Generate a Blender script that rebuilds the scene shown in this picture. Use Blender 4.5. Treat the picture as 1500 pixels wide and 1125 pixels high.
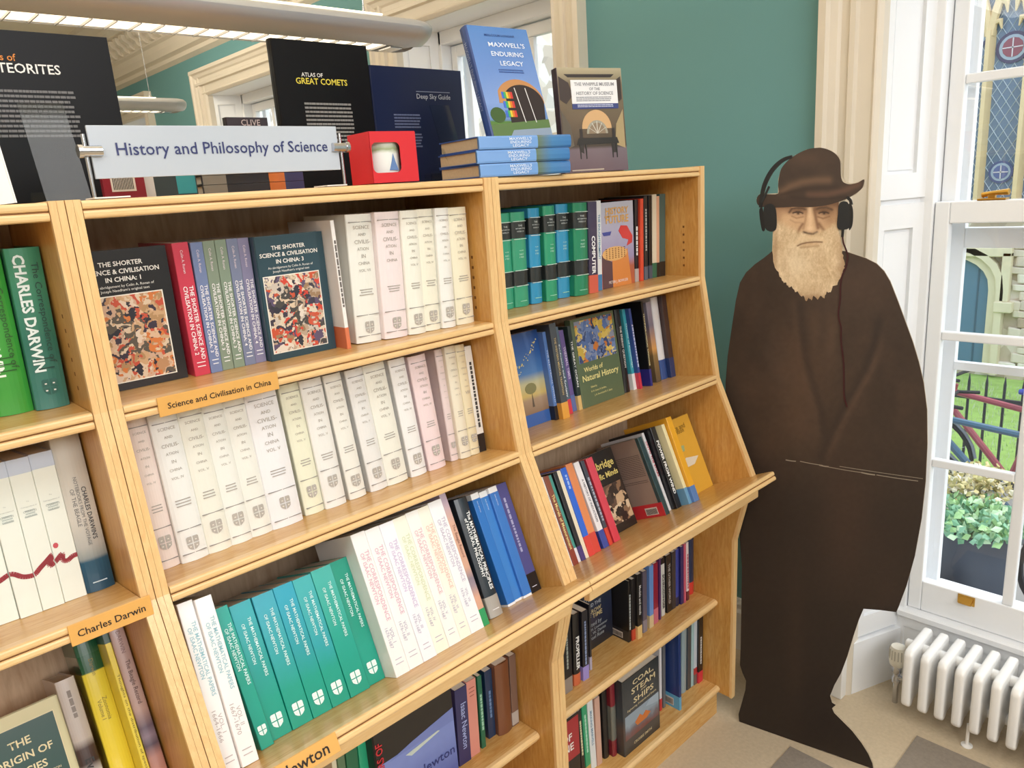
import bpy, bmesh, math, random
from mathutils import Vector, Matrix
from mathutils.geometry import delaunay_2d_cdt
random.seed(7)
SC = bpy.context.scene
COL = SC.collection
for o in list(bpy.data.objects):
    bpy.data.objects.remove(o)

# ------------------------------------------------------------------ camera
YAW, PITCH, ROLL, FPX = 0.74298, -0.25103, -0.069914, 1107.99
CAM = Vector((-1.895, -1.2145, 1.7013))
_f = Vector((math.sin(YAW)*math.cos(PITCH), math.cos(YAW)*math.cos(PITCH), math.sin(PITCH)))
_r0 = Vector((math.cos(YAW), -math.sin(YAW), 0)); _u0 = _r0.cross(_f)
_r = _r0*math.cos(ROLL) + _u0*math.sin(ROLL)
_u = -_r0*math.sin(ROLL) + _u0*math.cos(ROLL)
cd = bpy.data.cameras.new('camera'); cam = bpy.data.objects.new('camera', cd); COL.objects.link(cam)
cd.sensor_width = 36; cd.lens = 36*FPX/1500; cd.clip_start = .05; cd.clip_end = 100
cam.matrix_world = Matrix(((_r.x, _u.x, -_f.x, CAM.x), (_r.y, _u.y, -_f.y, CAM.y), (_r.z, _u.z, -_f.z, CAM.z), (0, 0, 0, 1)))
SC.camera = cam

# ------------------------------------------------------------------ world, sun, lamps, exposure
SC.view_settings.view_transform = 'Standard'; SC.view_settings.look = 'None'
SC.view_settings.gamma = 1; SC.view_settings.use_curve_mapping = False
SC.view_settings.exposure = -0.06
w = bpy.data.worlds.new('overcast_sky'); SC.world = w; w.use_nodes = True
bg = w.node_tree.nodes['Background']; bg.inputs[0].default_value = (.74, .86, 1, 1); bg.inputs[1].default_value = 2.6
def area(name, loc, size, power, color, rot=(0, 0, 0), sy=None):
    l = bpy.data.lights.new(name, 'AREA'); l.energy = power; l.color = color
    l.shape = 'RECTANGLE'; l.size = size; l.size_y = sy or size
    o = bpy.data.objects.new(name, l); COL.objects.link(o); o.location = loc; o.rotation_euler = rot
    return o
sun = bpy.data.lights.new('soft_daylight', 'SUN'); sun.energy = 2.2; sun.angle = math.radians(40); sun.color = (1, .97, .92)
so = bpy.data.objects.new('soft_daylight', sun); COL.objects.link(so); so.rotation_euler = (math.radians(28), math.radians(18), 0)
area('added_front_fill', (-2.2, -3.6, 2.8), 4.0, 125, (.97, .98, 1), rot=(math.radians(42), 0, 0), sy=1.2)  # added soft fill tilted at the bookcase fronts, not a known fixture
area('ceiling_tubes_front', (-2.2, -1.4, 3.0), 3.6, 36, (.97, .98, 1), sy=1.0)
area('ceiling_tubes_left', (-4.6, .6, 3.0), 3.0, 30, (.97, .98, 1), sy=1.2)
area('ceiling_tubes_back', (-2.2, 3.6, 3.0), 3.6, 60, (1, .93, .80), sy=1.0)
area('pendant_uplight_near', (-1.75, .50, 2.17), 2.2, 32, (1, .93, .80), rot=(math.pi, 0, 0), sy=.15)
area('pendant_uplight_far', (-1.6, 3.0, 2.35), 1.7, 45, (1, .93, .80), rot=(math.pi, 0, 0), sy=.15)

# where a line of sight through a pixel of the photograph meets a real plane (normal . p = c)
def ray(px, py): return _f + _r*((px-750)/FPX) - _u*((py-562.5)/FPX)
def hit(px, py, n, c):
    d = ray(px, py); n = Vector(n); return CAM + d*((c - n.dot(CAM))/n.dot(d))
def atx(px, py, x): return hit(px, py, (1, 0, 0), x)
def aty(px, py, y): return hit(px, py, (0, 1, 0), y)
def atz(px, py, z): return hit(px, py, (0, 0, 1), z)

# ------------------------------------------------------------------ materials
def lin(h):
    if isinstance(h, str):
        h = h.lstrip('#'); c = [int(h[i:i+2], 16)/255 for i in (0, 2, 4)]
    else: c = h
    return tuple(v/12.92 if v <= .04045 else ((v+.055)/1.055)**2.4 for v in c) + (1,)
_M = {}
def mat(col, rough=.5, metal=0, var=.0, scale=30, bump=0, coat=0, emit=None, name='paint', spec=.5):
    key = (col, rough, metal, var, scale, bump, coat, emit)
    if key in _M: return _M[key]
    m = bpy.data.materials.new(name); m.use_nodes = True; nt = m.node_tree; b = nt.nodes['Principled BSDF']
    b.inputs['Roughness'].default_value = rough; b.inputs['Metallic'].default_value = metal
    b.inputs['Coat Weight'].default_value = coat; b.inputs['Coat Roughness'].default_value = .12
    b.inputs['Specular IOR Level'].default_value = spec
    c = lin(col)
    if var or bump:
        tc = nt.nodes.new('ShaderNodeTexCoord'); n = nt.nodes.new('ShaderNodeTexNoise')
        n.inputs['Scale'].default_value = scale; n.inputs['Detail'].default_value = 5
        nt.links.new(tc.outputs['Object'], n.inputs['Vector'])
    if var:
        mx = nt.nodes.new('ShaderNodeMix'); mx.data_type = 'RGBA'
        mx.inputs[6].default_value = tuple(v*(1-var) for v in c[:3]) + (1,)
        mx.inputs[7].default_value = tuple(min(1, v*(1+var)) for v in c[:3]) + (1,)
        nt.links.new(n.outputs['Fac'], mx.inputs[0]); nt.links.new(mx.outputs[2], b.inputs['Base Color'])
    else: b.inputs['Base Color'].default_value = c
    if bump:
        bp = nt.nodes.new('ShaderNodeBump'); bp.inputs['Strength'].default_value = bump; bp.inputs['Distance'].default_value = .002
        nt.links.new(n.outputs['Fac'], bp.inputs['Height']); nt.links.new(bp.outputs[0], b.inputs['Normal'])
    if emit:
        b.inputs['Emission Color'].default_value = c; b.inputs['Emission Strength'].default_value = emit
    _M[key] = m; return m
def wood(name, c1, c2, stretch, rough=.38, coat=.25, scale=9.0, rings=1.5):
    m = bpy.data.materials.new(name); m.use_nodes = True; nt = m.node_tree; N = nt.nodes; L = nt.links; b = N['Principled BSDF']
    tc = N.new('ShaderNodeTexCoord'); mp = N.new('ShaderNodeMapping'); mp.inputs['Scale'].default_value = stretch
    L.new(tc.outputs['Object'], mp.inputs['Vector'])
    n1 = N.new('ShaderNodeTexNoise'); n1.inputs['Scale'].default_value = scale; n1.inputs['Detail'].default_value = 8; n1.inputs['Distortion'].default_value = rings
    L.new(mp.outputs[0], n1.inputs['Vector'])
    n2 = N.new('ShaderNodeTexNoise'); n2.inputs['Scale'].default_value = scale*6; n2.inputs['Detail'].default_value = 3
    L.new(mp.outputs[0], n2.inputs['Vector'])
    cr = N.new('ShaderNodeValToRGB'); cr.color_ramp.elements[0].position = .36; cr.color_ramp.elements[1].position = .62
    cr.color_ramp.elements[0].color = lin(c1); cr.color_ramp.elements[1].color = lin(c2)
    ad = N.new('ShaderNodeMath'); ad.operation = 'MULTIPLY_ADD'; ad.inputs[1].default_value = .3
    L.new(n2.outputs['Fac'], ad.inputs[0])
    sb = N.new('ShaderNodeMath'); sb.operation = 'MULTIPLY'; sb.inputs[1].default_value = .7
    L.new(n1.outputs['Fac'], sb.inputs[0]); L.new(sb.outputs[0], ad.inputs[2])
    L.new(ad.outputs[0], cr.inputs[0]); L.new(cr.outputs[0], b.inputs['Base Color'])
    b.inputs['Roughness'].default_value = rough; b.inputs['Coat Weight'].default_value = coat; b.inputs['Coat Roughness'].default_value = .15
    return m
OAKX = wood('oak_along_shelf', 'c9924a', 'dcb270', (1.2, 9, 9))
OAKZ = wood('oak_upright', 'c0873e', 'd3a25a', (9, 9, 1.2))
NOSE = wood('oak_edge_strip', 'e4bc82', 'ebc890', (1.2, 10, 10), rough=.32)
NOSEZ = wood('oak_edge_upright', 'e3b67c', 'eac68c', (10, 10, 1.2), rough=.32)
BACKW = wood('oak_veneer_back', 'b89a7c', 'd0b698', (6, 6, 1.0), rough=.5, coat=.1, scale=4, rings=2.5)
GROOVE = mat('7a4e22', .7)
def voronoi_mat(name, cols, scale, rough=.3, coat=.5):
    m = bpy.data.materials.new(name); m.use_nodes = True; nt = m.node_tree; N = nt.nodes; L = nt.links; b = N['Principled BSDF']
    tc = N.new('ShaderNodeTexCoord'); nz = N.new('ShaderNodeTexNoise'); nz.inputs['Scale'].default_value = scale*.8
    L.new(tc.outputs['Object'], nz.inputs['Vector'])
    mx = N.new('ShaderNodeMix'); mx.data_type = 'VECTOR'; mx.inputs[0].default_value = .06
    L.new(tc.outputs['Object'], mx.inputs[4]); L.new(nz.outputs['Color'], mx.inputs[5])
    v = N.new('ShaderNodeTexVoronoi'); v.inputs['Scale'].default_value = scale
    L.new(mx.outputs[1], v.inputs['Vector'])
    sp = N.new('ShaderNodeSeparateColor'); L.new(v.outputs['Color'], sp.inputs[0])
    cr = N.new('ShaderNodeValToRGB'); cr.color_ramp.interpolation = 'CONSTANT'
    while len(cr.color_ramp.elements) < len(cols): cr.color_ramp.elements.new(.5)
    for i, c in enumerate(cols):
        cr.color_ramp.elements[i].position = i/len(cols); cr.color_ramp.elements[i].color = lin(c)
    L.new(sp.outputs[0], cr.inputs[0]); L.new(cr.outputs[0], b.inputs['Base Color'])
    b.inputs['Roughness'].default_value = rough; b.inputs['Coat Weight'].default_value = coat; return m
def ramp_mat(name, stops, rough=.35, coat=.3, axis=2, noise=0):
    """printed vertical colour wash: stops = [(height in m, colour)] in the object's own z"""
    m = bpy.data.materials.new(name); m.use_nodes = True; nt = m.node_tree; N = nt.nodes; L = nt.links; b = N['Principled BSDF']
    tc = N.new('ShaderNodeTexCoord'); sp = N.new('ShaderNodeSeparateXYZ'); L.new(tc.outputs['Object'], sp.inputs[0])
    lo, hi = stops[0][0], stops[-1][0]
    mr = N.new('ShaderNodeMapRange'); mr.inputs[1].default_value = lo; mr.inputs[2].default_value = hi
    if noise:
        nz = N.new('ShaderNodeTexNoise'); nz.inputs['Scale'].default_value = 25; nz.inputs['Detail'].default_value = 4
        L.new(tc.outputs['Object'], nz.inputs['Vector'])
        ma = N.new('ShaderNodeMath'); ma.operation = 'MULTIPLY_ADD'; ma.inputs[1].default_value = noise
        L.new(nz.outputs['Fac'], ma.inputs[0]); L.new(sp.outputs[axis], ma.inputs[2]); L.new(ma.outputs[0], mr.inputs[0])
    else: L.new(sp.outputs[axis], mr.inputs[0])
    cr = N.new('ShaderNodeValToRGB')
    while len(cr.color_ramp.elements) < len(stops): cr.color_ramp.elements.new(.5)
    for i, (z, c) in enumerate(stops):
        cr.color_ramp.elements[i].position = (z-lo)/(hi-lo); cr.color_ramp.elements[i].color = lin(c)
    L.new(mr.outputs[0], cr.inputs[0]); L.new(cr.outputs[0], b.inputs['Base Color'])
    b.inputs['Roughness'].default_value = rough; b.inputs['Coat Weight'].default_value = coat; return m
def vcol_mat(name, rough=.6, coat=0):
    m = bpy.data.materials.new(name); m.use_nodes = True; nt = m.node_tree; b = nt.nodes['Principled BSDF']
    a = nt.nodes.new('ShaderNodeVertexColor'); a.layer_name = 'ink'; nt.links.new(a.outputs[0], b.inputs['Base Color'])
    b.inputs['Roughness'].default_value = rough; b.inputs['Coat Weight'].default_value = coat; return m
def glass_mat(name, col=(1, 1, 1), rough=0.0, alpha=.12):
    """thin clear sheet: mostly see-through with a fresnel gloss"""
    m = bpy.data.materials.new(name); m.use_nodes = True; nt = m.node_tree; N = nt.nodes; L = nt.links
    for n in list(N):
        if n.type == 'BSDF_PRINCIPLED': N.remove(n)
    out = N['Material Output']; t = N.new('ShaderNodeBsdfTransparent'); g = N.new('ShaderNodeBsdfGlossy'); f = N.new('ShaderNodeFresnel')
    t.inputs[0].default_value = (*col, 1); g.inputs['Roughness'].default_value = rough; f.inputs[0].default_value = 1.45
    ge = N.new('ShaderNodeNewGeometry'); iv = N.new('ShaderNodeMath'); iv.operation = 'SUBTRACT'; iv.inputs[0].default_value = 1; L.new(ge.outputs['Backfacing'], iv.inputs[1])
    pm = N.new('ShaderNodeMath'); pm.operation = 'MULTIPLY'; L.new(f.outputs[0], pm.inputs[0]); L.new(iv.outputs[0], pm.inputs[1])
    mr = N.new('ShaderNodeMath'); mr.operation = 'ADD'; mr.inputs[1].default_value = alpha; L.new(pm.outputs[0], mr.inputs[0])
    mx = N.new('ShaderNodeMixShader'); L.new(mr.outputs[0], mx.inputs[0]); L.new(t.outputs[0], mx.inputs[1]); L.new(g.outputs[0], mx.inputs[2])
    L.new(mx.outputs[0], out.inputs[0]); return m
WHITE = mat('e9e8e4', .45, var=.03, scale=6); CREAM = mat('dbd2c2', .5, var=.03, scale=5)
PAGES = mat('b9a78c', .8, var=.12, scale=220); PAGESW = mat('e8e2d4', .8, var=.06, scale=220)
CHROME = mat('c9cbd0', .22, metal=1); BRASS = mat('c79a4a', .28, metal=1); BLACK = mat('111114', .4)
TEAL = mat('66979a', .75, var=.03, scale=3, name='teal_wall_paint')
PANE = glass_mat('window_glass', (1, 1, 1), 0, .03)
ACRYL = glass_mat('clear_acrylic', (.88, .91, .91), .08, .012)

# ------------------------------------------------------------------ mesh helpers
class MB:
    def __init__(s): s.v = []; s.f = []; s.m = []; s.mats = []
    def mi(s, m):
        if m not in s.mats: s.mats.append(m)
        return s.mats.index(m)
    def add(s, vs, fs, m, M=None):
        k = len(s.v); s.v += [tuple((M @ Vector(p)) if M else p) for p in vs]
        i = s.mi(m)
        for f in fs: s.f.append([k+j for j in f]); s.m.append(i)
        return s
    def box(s, a, b, m, M=None):
        (x0, y0, z0), (x1, y1, z1) = a, b
        if x0 > x1: x0, x1 = x1, x0
        if y0 > y1: y0, y1 = y1, y0
        if z0 > z1: z0, z1 = z1, z0
        return s.add([(x0, y0, z0), (x1, y0, z0), (x1, y1, z0), (x0, y1, z0), (x0, y0, z1), (x1, y0, z1), (x1, y1, z1), (x0, y1, z1)],
                     [(0, 3, 2, 1), (4, 5, 6, 7), (0, 1, 5, 4), (1, 2, 6, 5), (2, 3, 7, 6), (3, 0, 4, 7)], m, M)
    def prism(s, poly, a, b, m, axis='x', M=None):
        """poly in the plane across `axis`, extruded from a to b"""
        def P(t, p):
            return {'x': (t, p[0], p[1]), 'y': (p[0], t, p[1]), 'z': (p[0], p[1], t)}[axis]
        n = len(poly); vs = [P(a, p) for p in poly] + [P(b, p) for p in poly]
        area_ = sum(poly[i][0]*poly[(i+1) % n][1]-poly[(i+1) % n][0]*poly[i][1] for i in range(n))
        fs = [tuple(range(n))[::-1], tuple(range(n, 2*n))] + [(i, (i+1) % n, n+(i+1) % n, n+i) for i in range(n)]
        flip = (area_ < 0) != (axis == 'y') != (b < a)
        if flip: fs = [f[::-1] for f in fs]
        return s.add(vs, fs, m, M)
    def tube(s, pts, r, m, seg=8, M=None, caps=True, sc=None):
        pts = [Vector(p) for p in pts]; vs = []; fs = []; up = None
        for i, p in enumerate(pts):
            d = (pts[min(i+1, len(pts)-1)] - pts[max(i-1, 0)]).normalized()
            if up is None: up = d.orthogonal().normalized()
            else: up = (up - d*up.dot(d)).normalized()
            sd = d.cross(up); rr = r[i] if isinstance(r, (list, tuple)) else r
            for k in range(seg):
                a = 2*math.pi*k/seg
                vs.append(tuple(p + (up*math.cos(a) + sd*math.sin(a))*rr))
        for i in range(len(pts)-1):
            for k in range(seg):
                a = i*seg+k; b = i*seg+(k+1) % seg; fs.append((a, b, b+seg, a+seg))
        if caps: fs.append(tuple(range(seg))[::-1]); n = (len(pts)-1)*seg; fs.append(tuple(range(n, n+seg)))
        return s.add(vs, fs, m, M)
    def lathe(s, prof, m, seg=20, M=None):
        vs = []; fs = []
        for r, z in prof:
            for k in range(seg): a = 2*math.pi*k/seg; vs.append((r*math.cos(a), r*math.sin(a), z))
        for i in range(len(prof)-1):
            for k in range(seg): a = i*seg+k; b = i*seg+(k+1) % seg; fs.append((a, b, b+seg, a+seg))
        fs.append(tuple(range(seg))[::-1]); n = (len(prof)-1)*seg; fs.append(tuple(range(n, n+seg)))
        return s.add(vs, fs, m, M)
    def build(s, name, parent=None, bevel=0, smooth=False, seg=2):
        me = bpy.data.meshes.new(name); me.from_pydata(s.v, [], s.f)
        for m in s.mats: me.materials.append(m)
        me.polygons.foreach_set('material_index', s.m); me.update()
        if bevel:
            bm = bmesh.new(); bm.from_mesh(me)
            bmesh.ops.bevel(bm, geom=[e for e in bm.edges if e.is_manifold and e.calc_face_angle(0) > .4], offset=bevel, segments=seg, affect='EDGES', profile=.5)
            bm.to_mesh(me); bm.free()
        if smooth: 
            me.polygons.foreach_set('use_smooth', [True]*len(me.polygons))
            try: me.set_sharp_from_angle(angle=math.radians(40))
            except Exception: pass
        o = bpy.data.objects.new(name, me); COL.objects.link(o)
        if parent: o.parent = parent
        return o
def thing(name, label, cat, group=None, M=None):
    o = bpy.data.objects.new(name, None); COL.objects.link(o); o.empty_display_size = .05
    if M: o.matrix_world = M
    o['label'] = label; o['category'] = cat
    if group: o['group'] = group
    return o
def tag(o, label, cat, group=None):
    o['label'] = label; o['category'] = cat
    if group: o['group'] = group
    return o
def struct(o): o['kind'] = 'structure'; return o
def sempty(name, M=None):
    o = bpy.data.objects.new(name, None); COL.objects.link(o); o['kind'] = 'structure'; o.empty_display_size = .05
    if M: o.matrix_world = M
    return o
_T = {}
def text_mesh(s, m, bold):
    key = (s, m.name, bold)
    if key in _T: return _T[key]
    cu = bpy.data.curves.new('t', 'FONT'); cu.body = s; cu.size = 1; cu.align_x = 'LEFT'; cu.align_y = 'CENTER'; cu.resolution_u = 2
    cu.offset = bold; cu.space_line = .95
    ob = bpy.data.objects.new('t', cu); COL.objects.link(ob)
    dg = bpy.context.evaluated_depsgraph_get(); me = bpy.data.meshes.new_from_object(ob.evaluated_get(dg))
    bpy.data.objects.remove(ob); me.materials.clear(); me.materials.append(m)
    xs = [v.co.x for v in me.vertices] or [0, 1]; ys = [v.co.y for v in me.vertices] or [0, 1]
    cx = (min(xs)+max(xs))/2; cy = (min(ys)+max(ys))/2
    for v in me.vertices: v.co.x -= cx; v.co.y -= cy
    _T[key] = (me, max(xs)-min(xs), max(ys)-min(ys)); return _T[key]
def text(s, m, parent, loc, width=None, height=None, rot=None, name='lettering', bold=.008, maxw=None, maxh=None):
    """flat lettering centred on loc in the parent's frame, facing -y; rot = 'down' runs down a spine"""
    me, tw, th = text_mesh(s, m, bold)
    k = width/tw if width else height/th
    if width and height: sx, sy = width/tw, height/th
    else: sx = sy = k
    if maxw and sx*tw > maxw: sx = maxw/tw
    if maxh and sy*th > maxh: sy = maxh/th
    B = Matrix(((1, 0, 0), (0, 0, -1), (0, 1, 0))).to_4x4()      # text x->x, y->z, normal -> -y
    if rot == 'down': B = Matrix.Rotation(math.pi/2, 4, 'Y') @ B
    if rot == 'up': B = Matrix.Rotation(-math.pi/2, 4, 'Y') @ B
    if isinstance(rot, Matrix): B = rot @ B
    o = bpy.data.objects.new(name, me); COL.objects.link(o); o.parent = parent
    o.matrix_local = Matrix.Translation(loc) @ B @ Matrix.Diagonal((sx, sy, 1, 1)); return o
# ------------------------------------------------------------------ room shell
WX, GX = .352, .55                      # inner face of the window wall, plane of the sashes
OPEN = [(-3.49, -2.48), (-1.33, -.323), (.857, 1.86), (2.99, 3.999), (5.17, 6.17)]; HEAD = 2.45; CEIL = 3.12
struct(MB().box((-7, -5, -.05), (WX+.4, 9, 0), mat('c2b196', .95, var=.16, scale=90, bump=.6)).build('floor'))
cm = MB(); cm.box((-7, -5, CEIL), (WX+.4, 9, CEIL+.1), mat('efe6d2', .8)); struct(cm.build('ceiling'))
wb = MB(); ys = [-5] + [v for o_ in OPEN for v in o_] + [9]
for i in range(0, len(ys), 2): wb.box((WX, ys[i], 0), (WX+.34, ys[i+1], CEIL), TEAL)
for a, b in OPEN: wb.box((WX, a, HEAD), (WX+.34, b, CEIL), TEAL)
struct(wb.build('wall_right'))
struct(MB().box((-7, 9, 0), (WX+.4, 9.1, CEIL), TEAL).build('wall_back'))
struct(MB().box((-7.1, -5, 0), (-7, 9.1, CEIL), CREAM).build('wall_left'))
struct(MB().box((-7.1, -5.1, 0), (WX+.4, -5, CEIL), CREAM).build('wall_front'))
# carpet tiles of the darker brown kind
CT = mat('8a8074', .95, var=.2, scale=120, bump=.6)
P0 = atz(1343, 1079, 0); P1 = atz(1440, 1123, 0); P2 = atz(1278, 1113, 0)
ct = []
for i, (ax, ay, bx, by) in enumerate([(-.22, -.56-.5, .281, -.561), (-.50, -.80, -.012, -.302)]):
    t_ = MB().box((ax, ay, 0), (bx, by, .004), CT).build('carpet_tile'); struct(t_); ct.append(t_)
# baseboard between the windows
def board(name, y0, y1):
    m = MB(); m.prism([(WX, 0), (WX-.022, 0), (WX-.022, .15), (WX-.016, .165), (WX-.016, .18), (WX-.006, .20), (WX, .20)], y0, y1, WHITE, 'y')
    return struct(m.build(name))
board('baseboard_right_4', -2.32, -1.49); board('baseboard_right_1', -.17, .705); board('baseboard_right_2', 2.01, 2.84); board('baseboard_right_3', 4.15, 5.02)
# cornice with scrolled brackets
cn = sempty('trim_1')
m = MB(); m.prism([(WX, 2.70), (WX-.03, 2.72), (WX-.03, 2.745), (WX-.06, 2.76), (WX-.075, 2.80), (WX-.08, 2.835), (WX-.10, 2.85), (WX-.10, 2.95), (WX-.20, 2.97), (WX-.22, 3.0), (WX-.22, 3.03), (WX-.27, 3.08), (WX-.27, CEIL), (WX, CEIL)], -5, 9, CREAM, 'y')
m.build('moulding', cn)
br = None
for k in range(62):
    y = .6 + k*.135
    if br is None:
        q = MB(); pts = []
        for i in range(9):
            t = i/8; pts.append((-.10-.085*t-.012*math.sin(t*math.pi), .075*(t)**1.6+.01))
        poly = [(-.10, .09)] + [(x, z) for x, z in pts] + [(-.185, .10), (-.10, .10)]
        q.prism([(-.10, 0), (-.118, .004), (-.135, .018), (-.140, .035), (-.152, .045), (-.172, .055), (-.184, .075), (-.184, .10), (-.10, .10)], -.028, .028, CREAM, 'y')
        q.prism([(-.10, .012), (-.112, .014), (-.120, .028), (-.115, .040), (-.10, .042)], -.036, .036, CREAM, 'y')
        br = q.build('cornice_bracket', cn); o = br
    else:
        o = br.copy(); COL.objects.link(o)
    o.location = (WX, y, 2.86); o.parent = cn

# ------------------------------------------------------------------ windows
def casing(idx, y0, y1):
    """stepped architrave: two jambs and a head"""
    e = sempty('trim_%d' % idx); W = .152
    prof = [(-.010, .03), (W, 0), (W, -.050), (W-.022, -.052), (W-.030, -.040), (W-.048, -.034), (W-.056, -.026), (.075, -.026), (.070, -.036), (.055, -.036), (.05, -.020), (.012, -.018), (.004, -.024), (0, -.022), (-.010, -.010)]
    m = MB(); m.prism([(WX+d, y1+t) for t, d in prof], 0, HEAD+.152, CREAM, 'z'); m.build('jamb_moulding', e)
    m = MB(); m.prism([(WX+d, y0-t) for t, d in prof], 0, HEAD+.152, CREAM, 'z'); m.build('jamb_moulding', e)
    m = MB(); m.prism([(WX+d-.0005, HEAD+t) for t, d in prof], y0-.1515, y1+.1515, CREAM, 'y'); m.build('head_moulding', e)
    for s_ in (y1, y0):
        q = MB(); sg = 1 if s_ == y1 else -1
        q.box((WX-.056, s_+sg*.001, 0), (WX, s_+sg*.156, .21), WHITE); q.build('plinth_block', e, bevel=.003)
def windowb(idx, y0, y1):
    e = sempty('window_%d' % idx); yc = (y0+y1)/2; HW = (y1-y0)/2
    SW = mat('eceef0', .4, name='white_gloss_paint')
    # splayed shuttered reveals, built flat then turned
    L_ = math.hypot(GX-WX, .078); ang = math.atan2(-.078, GX-WX)
    for sg in (1, -1):
        ye = yc + sg*HW
        def T(d, z, off=0):      # d along the splay from the room face, off = thickness toward the wall
            return (WX + d*math.cos(ang)+off*.37, ye + sg*(d*math.sin(ang) + off*.93), z)
        def bar(mm, d0, d1, z0, z1, o0, o1):
            c = [T(d0, z0, o0), T(d1, z0, o0), T(d1, z0, o1), T(d0, z0, o1), T(d0, z1, o0), T(d1, z1, o0), T(d1, z1, o1), T(d0, z1, o1)]
            fs = [(0, 1, 2, 3), (7, 6, 5, 4), (0, 4, 5, 1), (1, 5, 6, 2), (2, 6, 7, 3), (3, 7, 4, 0)]
            mm.add(c, [f if sg > 0 else f[::-1] for f in fs], SW)
        lining = MB(); bar(lining, 0, L_, .19, HEAD, .012, .03); lining.build('reveal_lining', e)
        sk = MB(); bar(sk, 0, L_, 0, .19, -.012, .03); sk.build('reveal_skirting', e)
        for z0, z1 in ((.20, 1.585), (1.60, HEAD)):
            sh = MB(); a, b = .008, L_-.008
            bar(sh, a, a+.04, z0, z1, 0, .014); bar(sh, b-.045, b, z0, z1, 0, .014)
            bar(sh, a+.04, b-.045, z0, z0+.07, 0, .014); bar(sh, a+.04, b-.045, z1-.07, z1, 0, .014)
            if z0 < 1: bar(sh, a+.04, b-.045, .78, .86, 0, .014)
            sh.build('shutter_frame', e)
            fl = MB(); bar(fl, a+.05, b-.055, z0+.08, z1-.08, .008, .0125); fl.build('shutter_panel', e)
    hd = MB(); hd.box((WX+.001, y0, HEAD-.012), (GX+.02, y1, HEAD), SW); hd.build('reveal_head', e)
    ya, yb = yc+HW-.078, yc-HW+.078
    # box frame
    m = MB(); m.box((GX-.012, ya+.03, .0), (GX+.10, ya-.018, HEAD-.012), SW); m.box((GX-.012, yb-.03, .0), (GX+.10, yb+.018, HEAD-.012), SW)
    m.box((GX-.012, ya, HEAD-.07), (GX+.10, yb, HEAD-.012), SW); m.build('window_frame', e, bevel=.003)
    m = MB(); m.prism([(GX-.03, .245), (GX-.03, .262), (GX-.024, .268), (GX+.06, .272), (GX+.06, .20), (GX-.012, .20), (GX-.014, .236)], yb, ya, SW, 'y'); m.build('window_sill', e)
    m = MB(); m.box((GX-.008, yb, 0), (GX+.06, ya, .205), SW); m.build('apron_panel', e)
    m = MB(); m.box((GX-.020, yb, 0), (GX-.008, ya, .13), SW); m.build('apron_skirting', e, bevel=.003)
    sa, sb = ya-.020, yb+.020           # sash outer edges
    PW = (sa-sb-.04*2-.030*2)/3
    def sash(x, za, zb_, brail, trail, bars, nm):
        m = MB(); m.box((x, sa, za), (x+.035, sa-.040, zb_), SW); m.box((x, sb, za), (x+.035, sb+.040, zb_), SW)
        m.box((x, sa-.04, za), (x+.035, sb+.04, za+brail), SW); m.box((x, sa-.04, zb_-trail), (x+.035, sb+.04, zb_), SW); m.build(nm, e, bevel=.004)
        gs = [sa-.04-PW, sa-.04-PW*2-.03]
        for g in gs:
            q = MB(); q.box((x+.004, g, za+brail), (x+.030, g-.030, zb_-trail), SW); q.build('glazing_bar', e, bevel=.004)
        for z in bars:
            for k in range(3):
                y_ = sa-.04-k*(PW+.03)
                q = MB(); q.box((x+.004, y_, z-.013), (x+.030, y_-PW, z+.013), SW); q.build('glazing_bar', e, bevel=.004)
        zs = [za+brail] + sorted(list(bars)) + [zb_-trail]
        for k in range(3):
            y_ = sa-.04-k*(PW+.03)
            for i in range(len(zs)-1):
                q = MB(); q.box((x+.017, y_, zs[i]), (x+.020, y_-PW, zs[i+1]), PANE); q.build('window_pane', e)
    sash(GX, .270, 1.583, .106, .062, (.785, 1.190), 'lower_sash')
    sash(GX+.045, 1.53, HEAD-.075, .05, .05, (1.915,), 'upper_sash')
    # outer storm sash a hand's breadth behind
    m = MB(); x = GX+.115
    m.box((x, sa, .25), (x+.03, sa-.05, HEAD-.07), SW); m.box((x, sb, .25), (x+.03, sb+.05, HEAD-.07), SW)
    m.box((x, sa-.05, .25), (x+.03, sb+.05, .33), SW); m.box((x, sa-.05, 1.44), (x+.03, sb+.05, 1.50), SW); m.build('outer_sash', e, bevel=.003)
    m = MB(); m.box((x-.004, sa-.05, 1.065), (x+.02, sb+.05, 1.09), SW); m.build('outer_glazing_bar', e)
    if idx == 1:
        p = atx(1455, 291, GX+.02); q = MB()
        q.box((p.x-.02, p.y-.035, 1.583), (p.x+.016, p.y+.035, 1.588), BRASS); q.box((p.x-.008, p.y-.006, 1.588), (p.x+.008, p.y+.012, 1.600), BRASS)
        q.tube([(p.x, p.y+.028, 1.597), (p.x-.004, p.y, 1.602), (p.x-.010, p.y-.04, 1.604)], [.008, .006, .009], BRASS); q.build('brass_latch', e, bevel=.001)
        p = atx(1415, 880, GX-.004); q = MB()
        q.box((GX-.003, p.y-.024, p.z-.014), (GX, p.y+.024, p.z+.016), BRASS); q.prism([(GX-.003, p.z+.010), (GX-.018, p.z-.002), (GX-.018, p.z-.008), (GX-.010, p.z-.004), (GX-.003, p.z-.002)], p.y-.018, p.y+.018, BRASS, 'y')
        q.build('brass_sash_lift', e)
for i, (a, b) in enumerate(OPEN): casing(i+1 if i else 6, a, b); windowb(i or 5, a, b)

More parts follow.
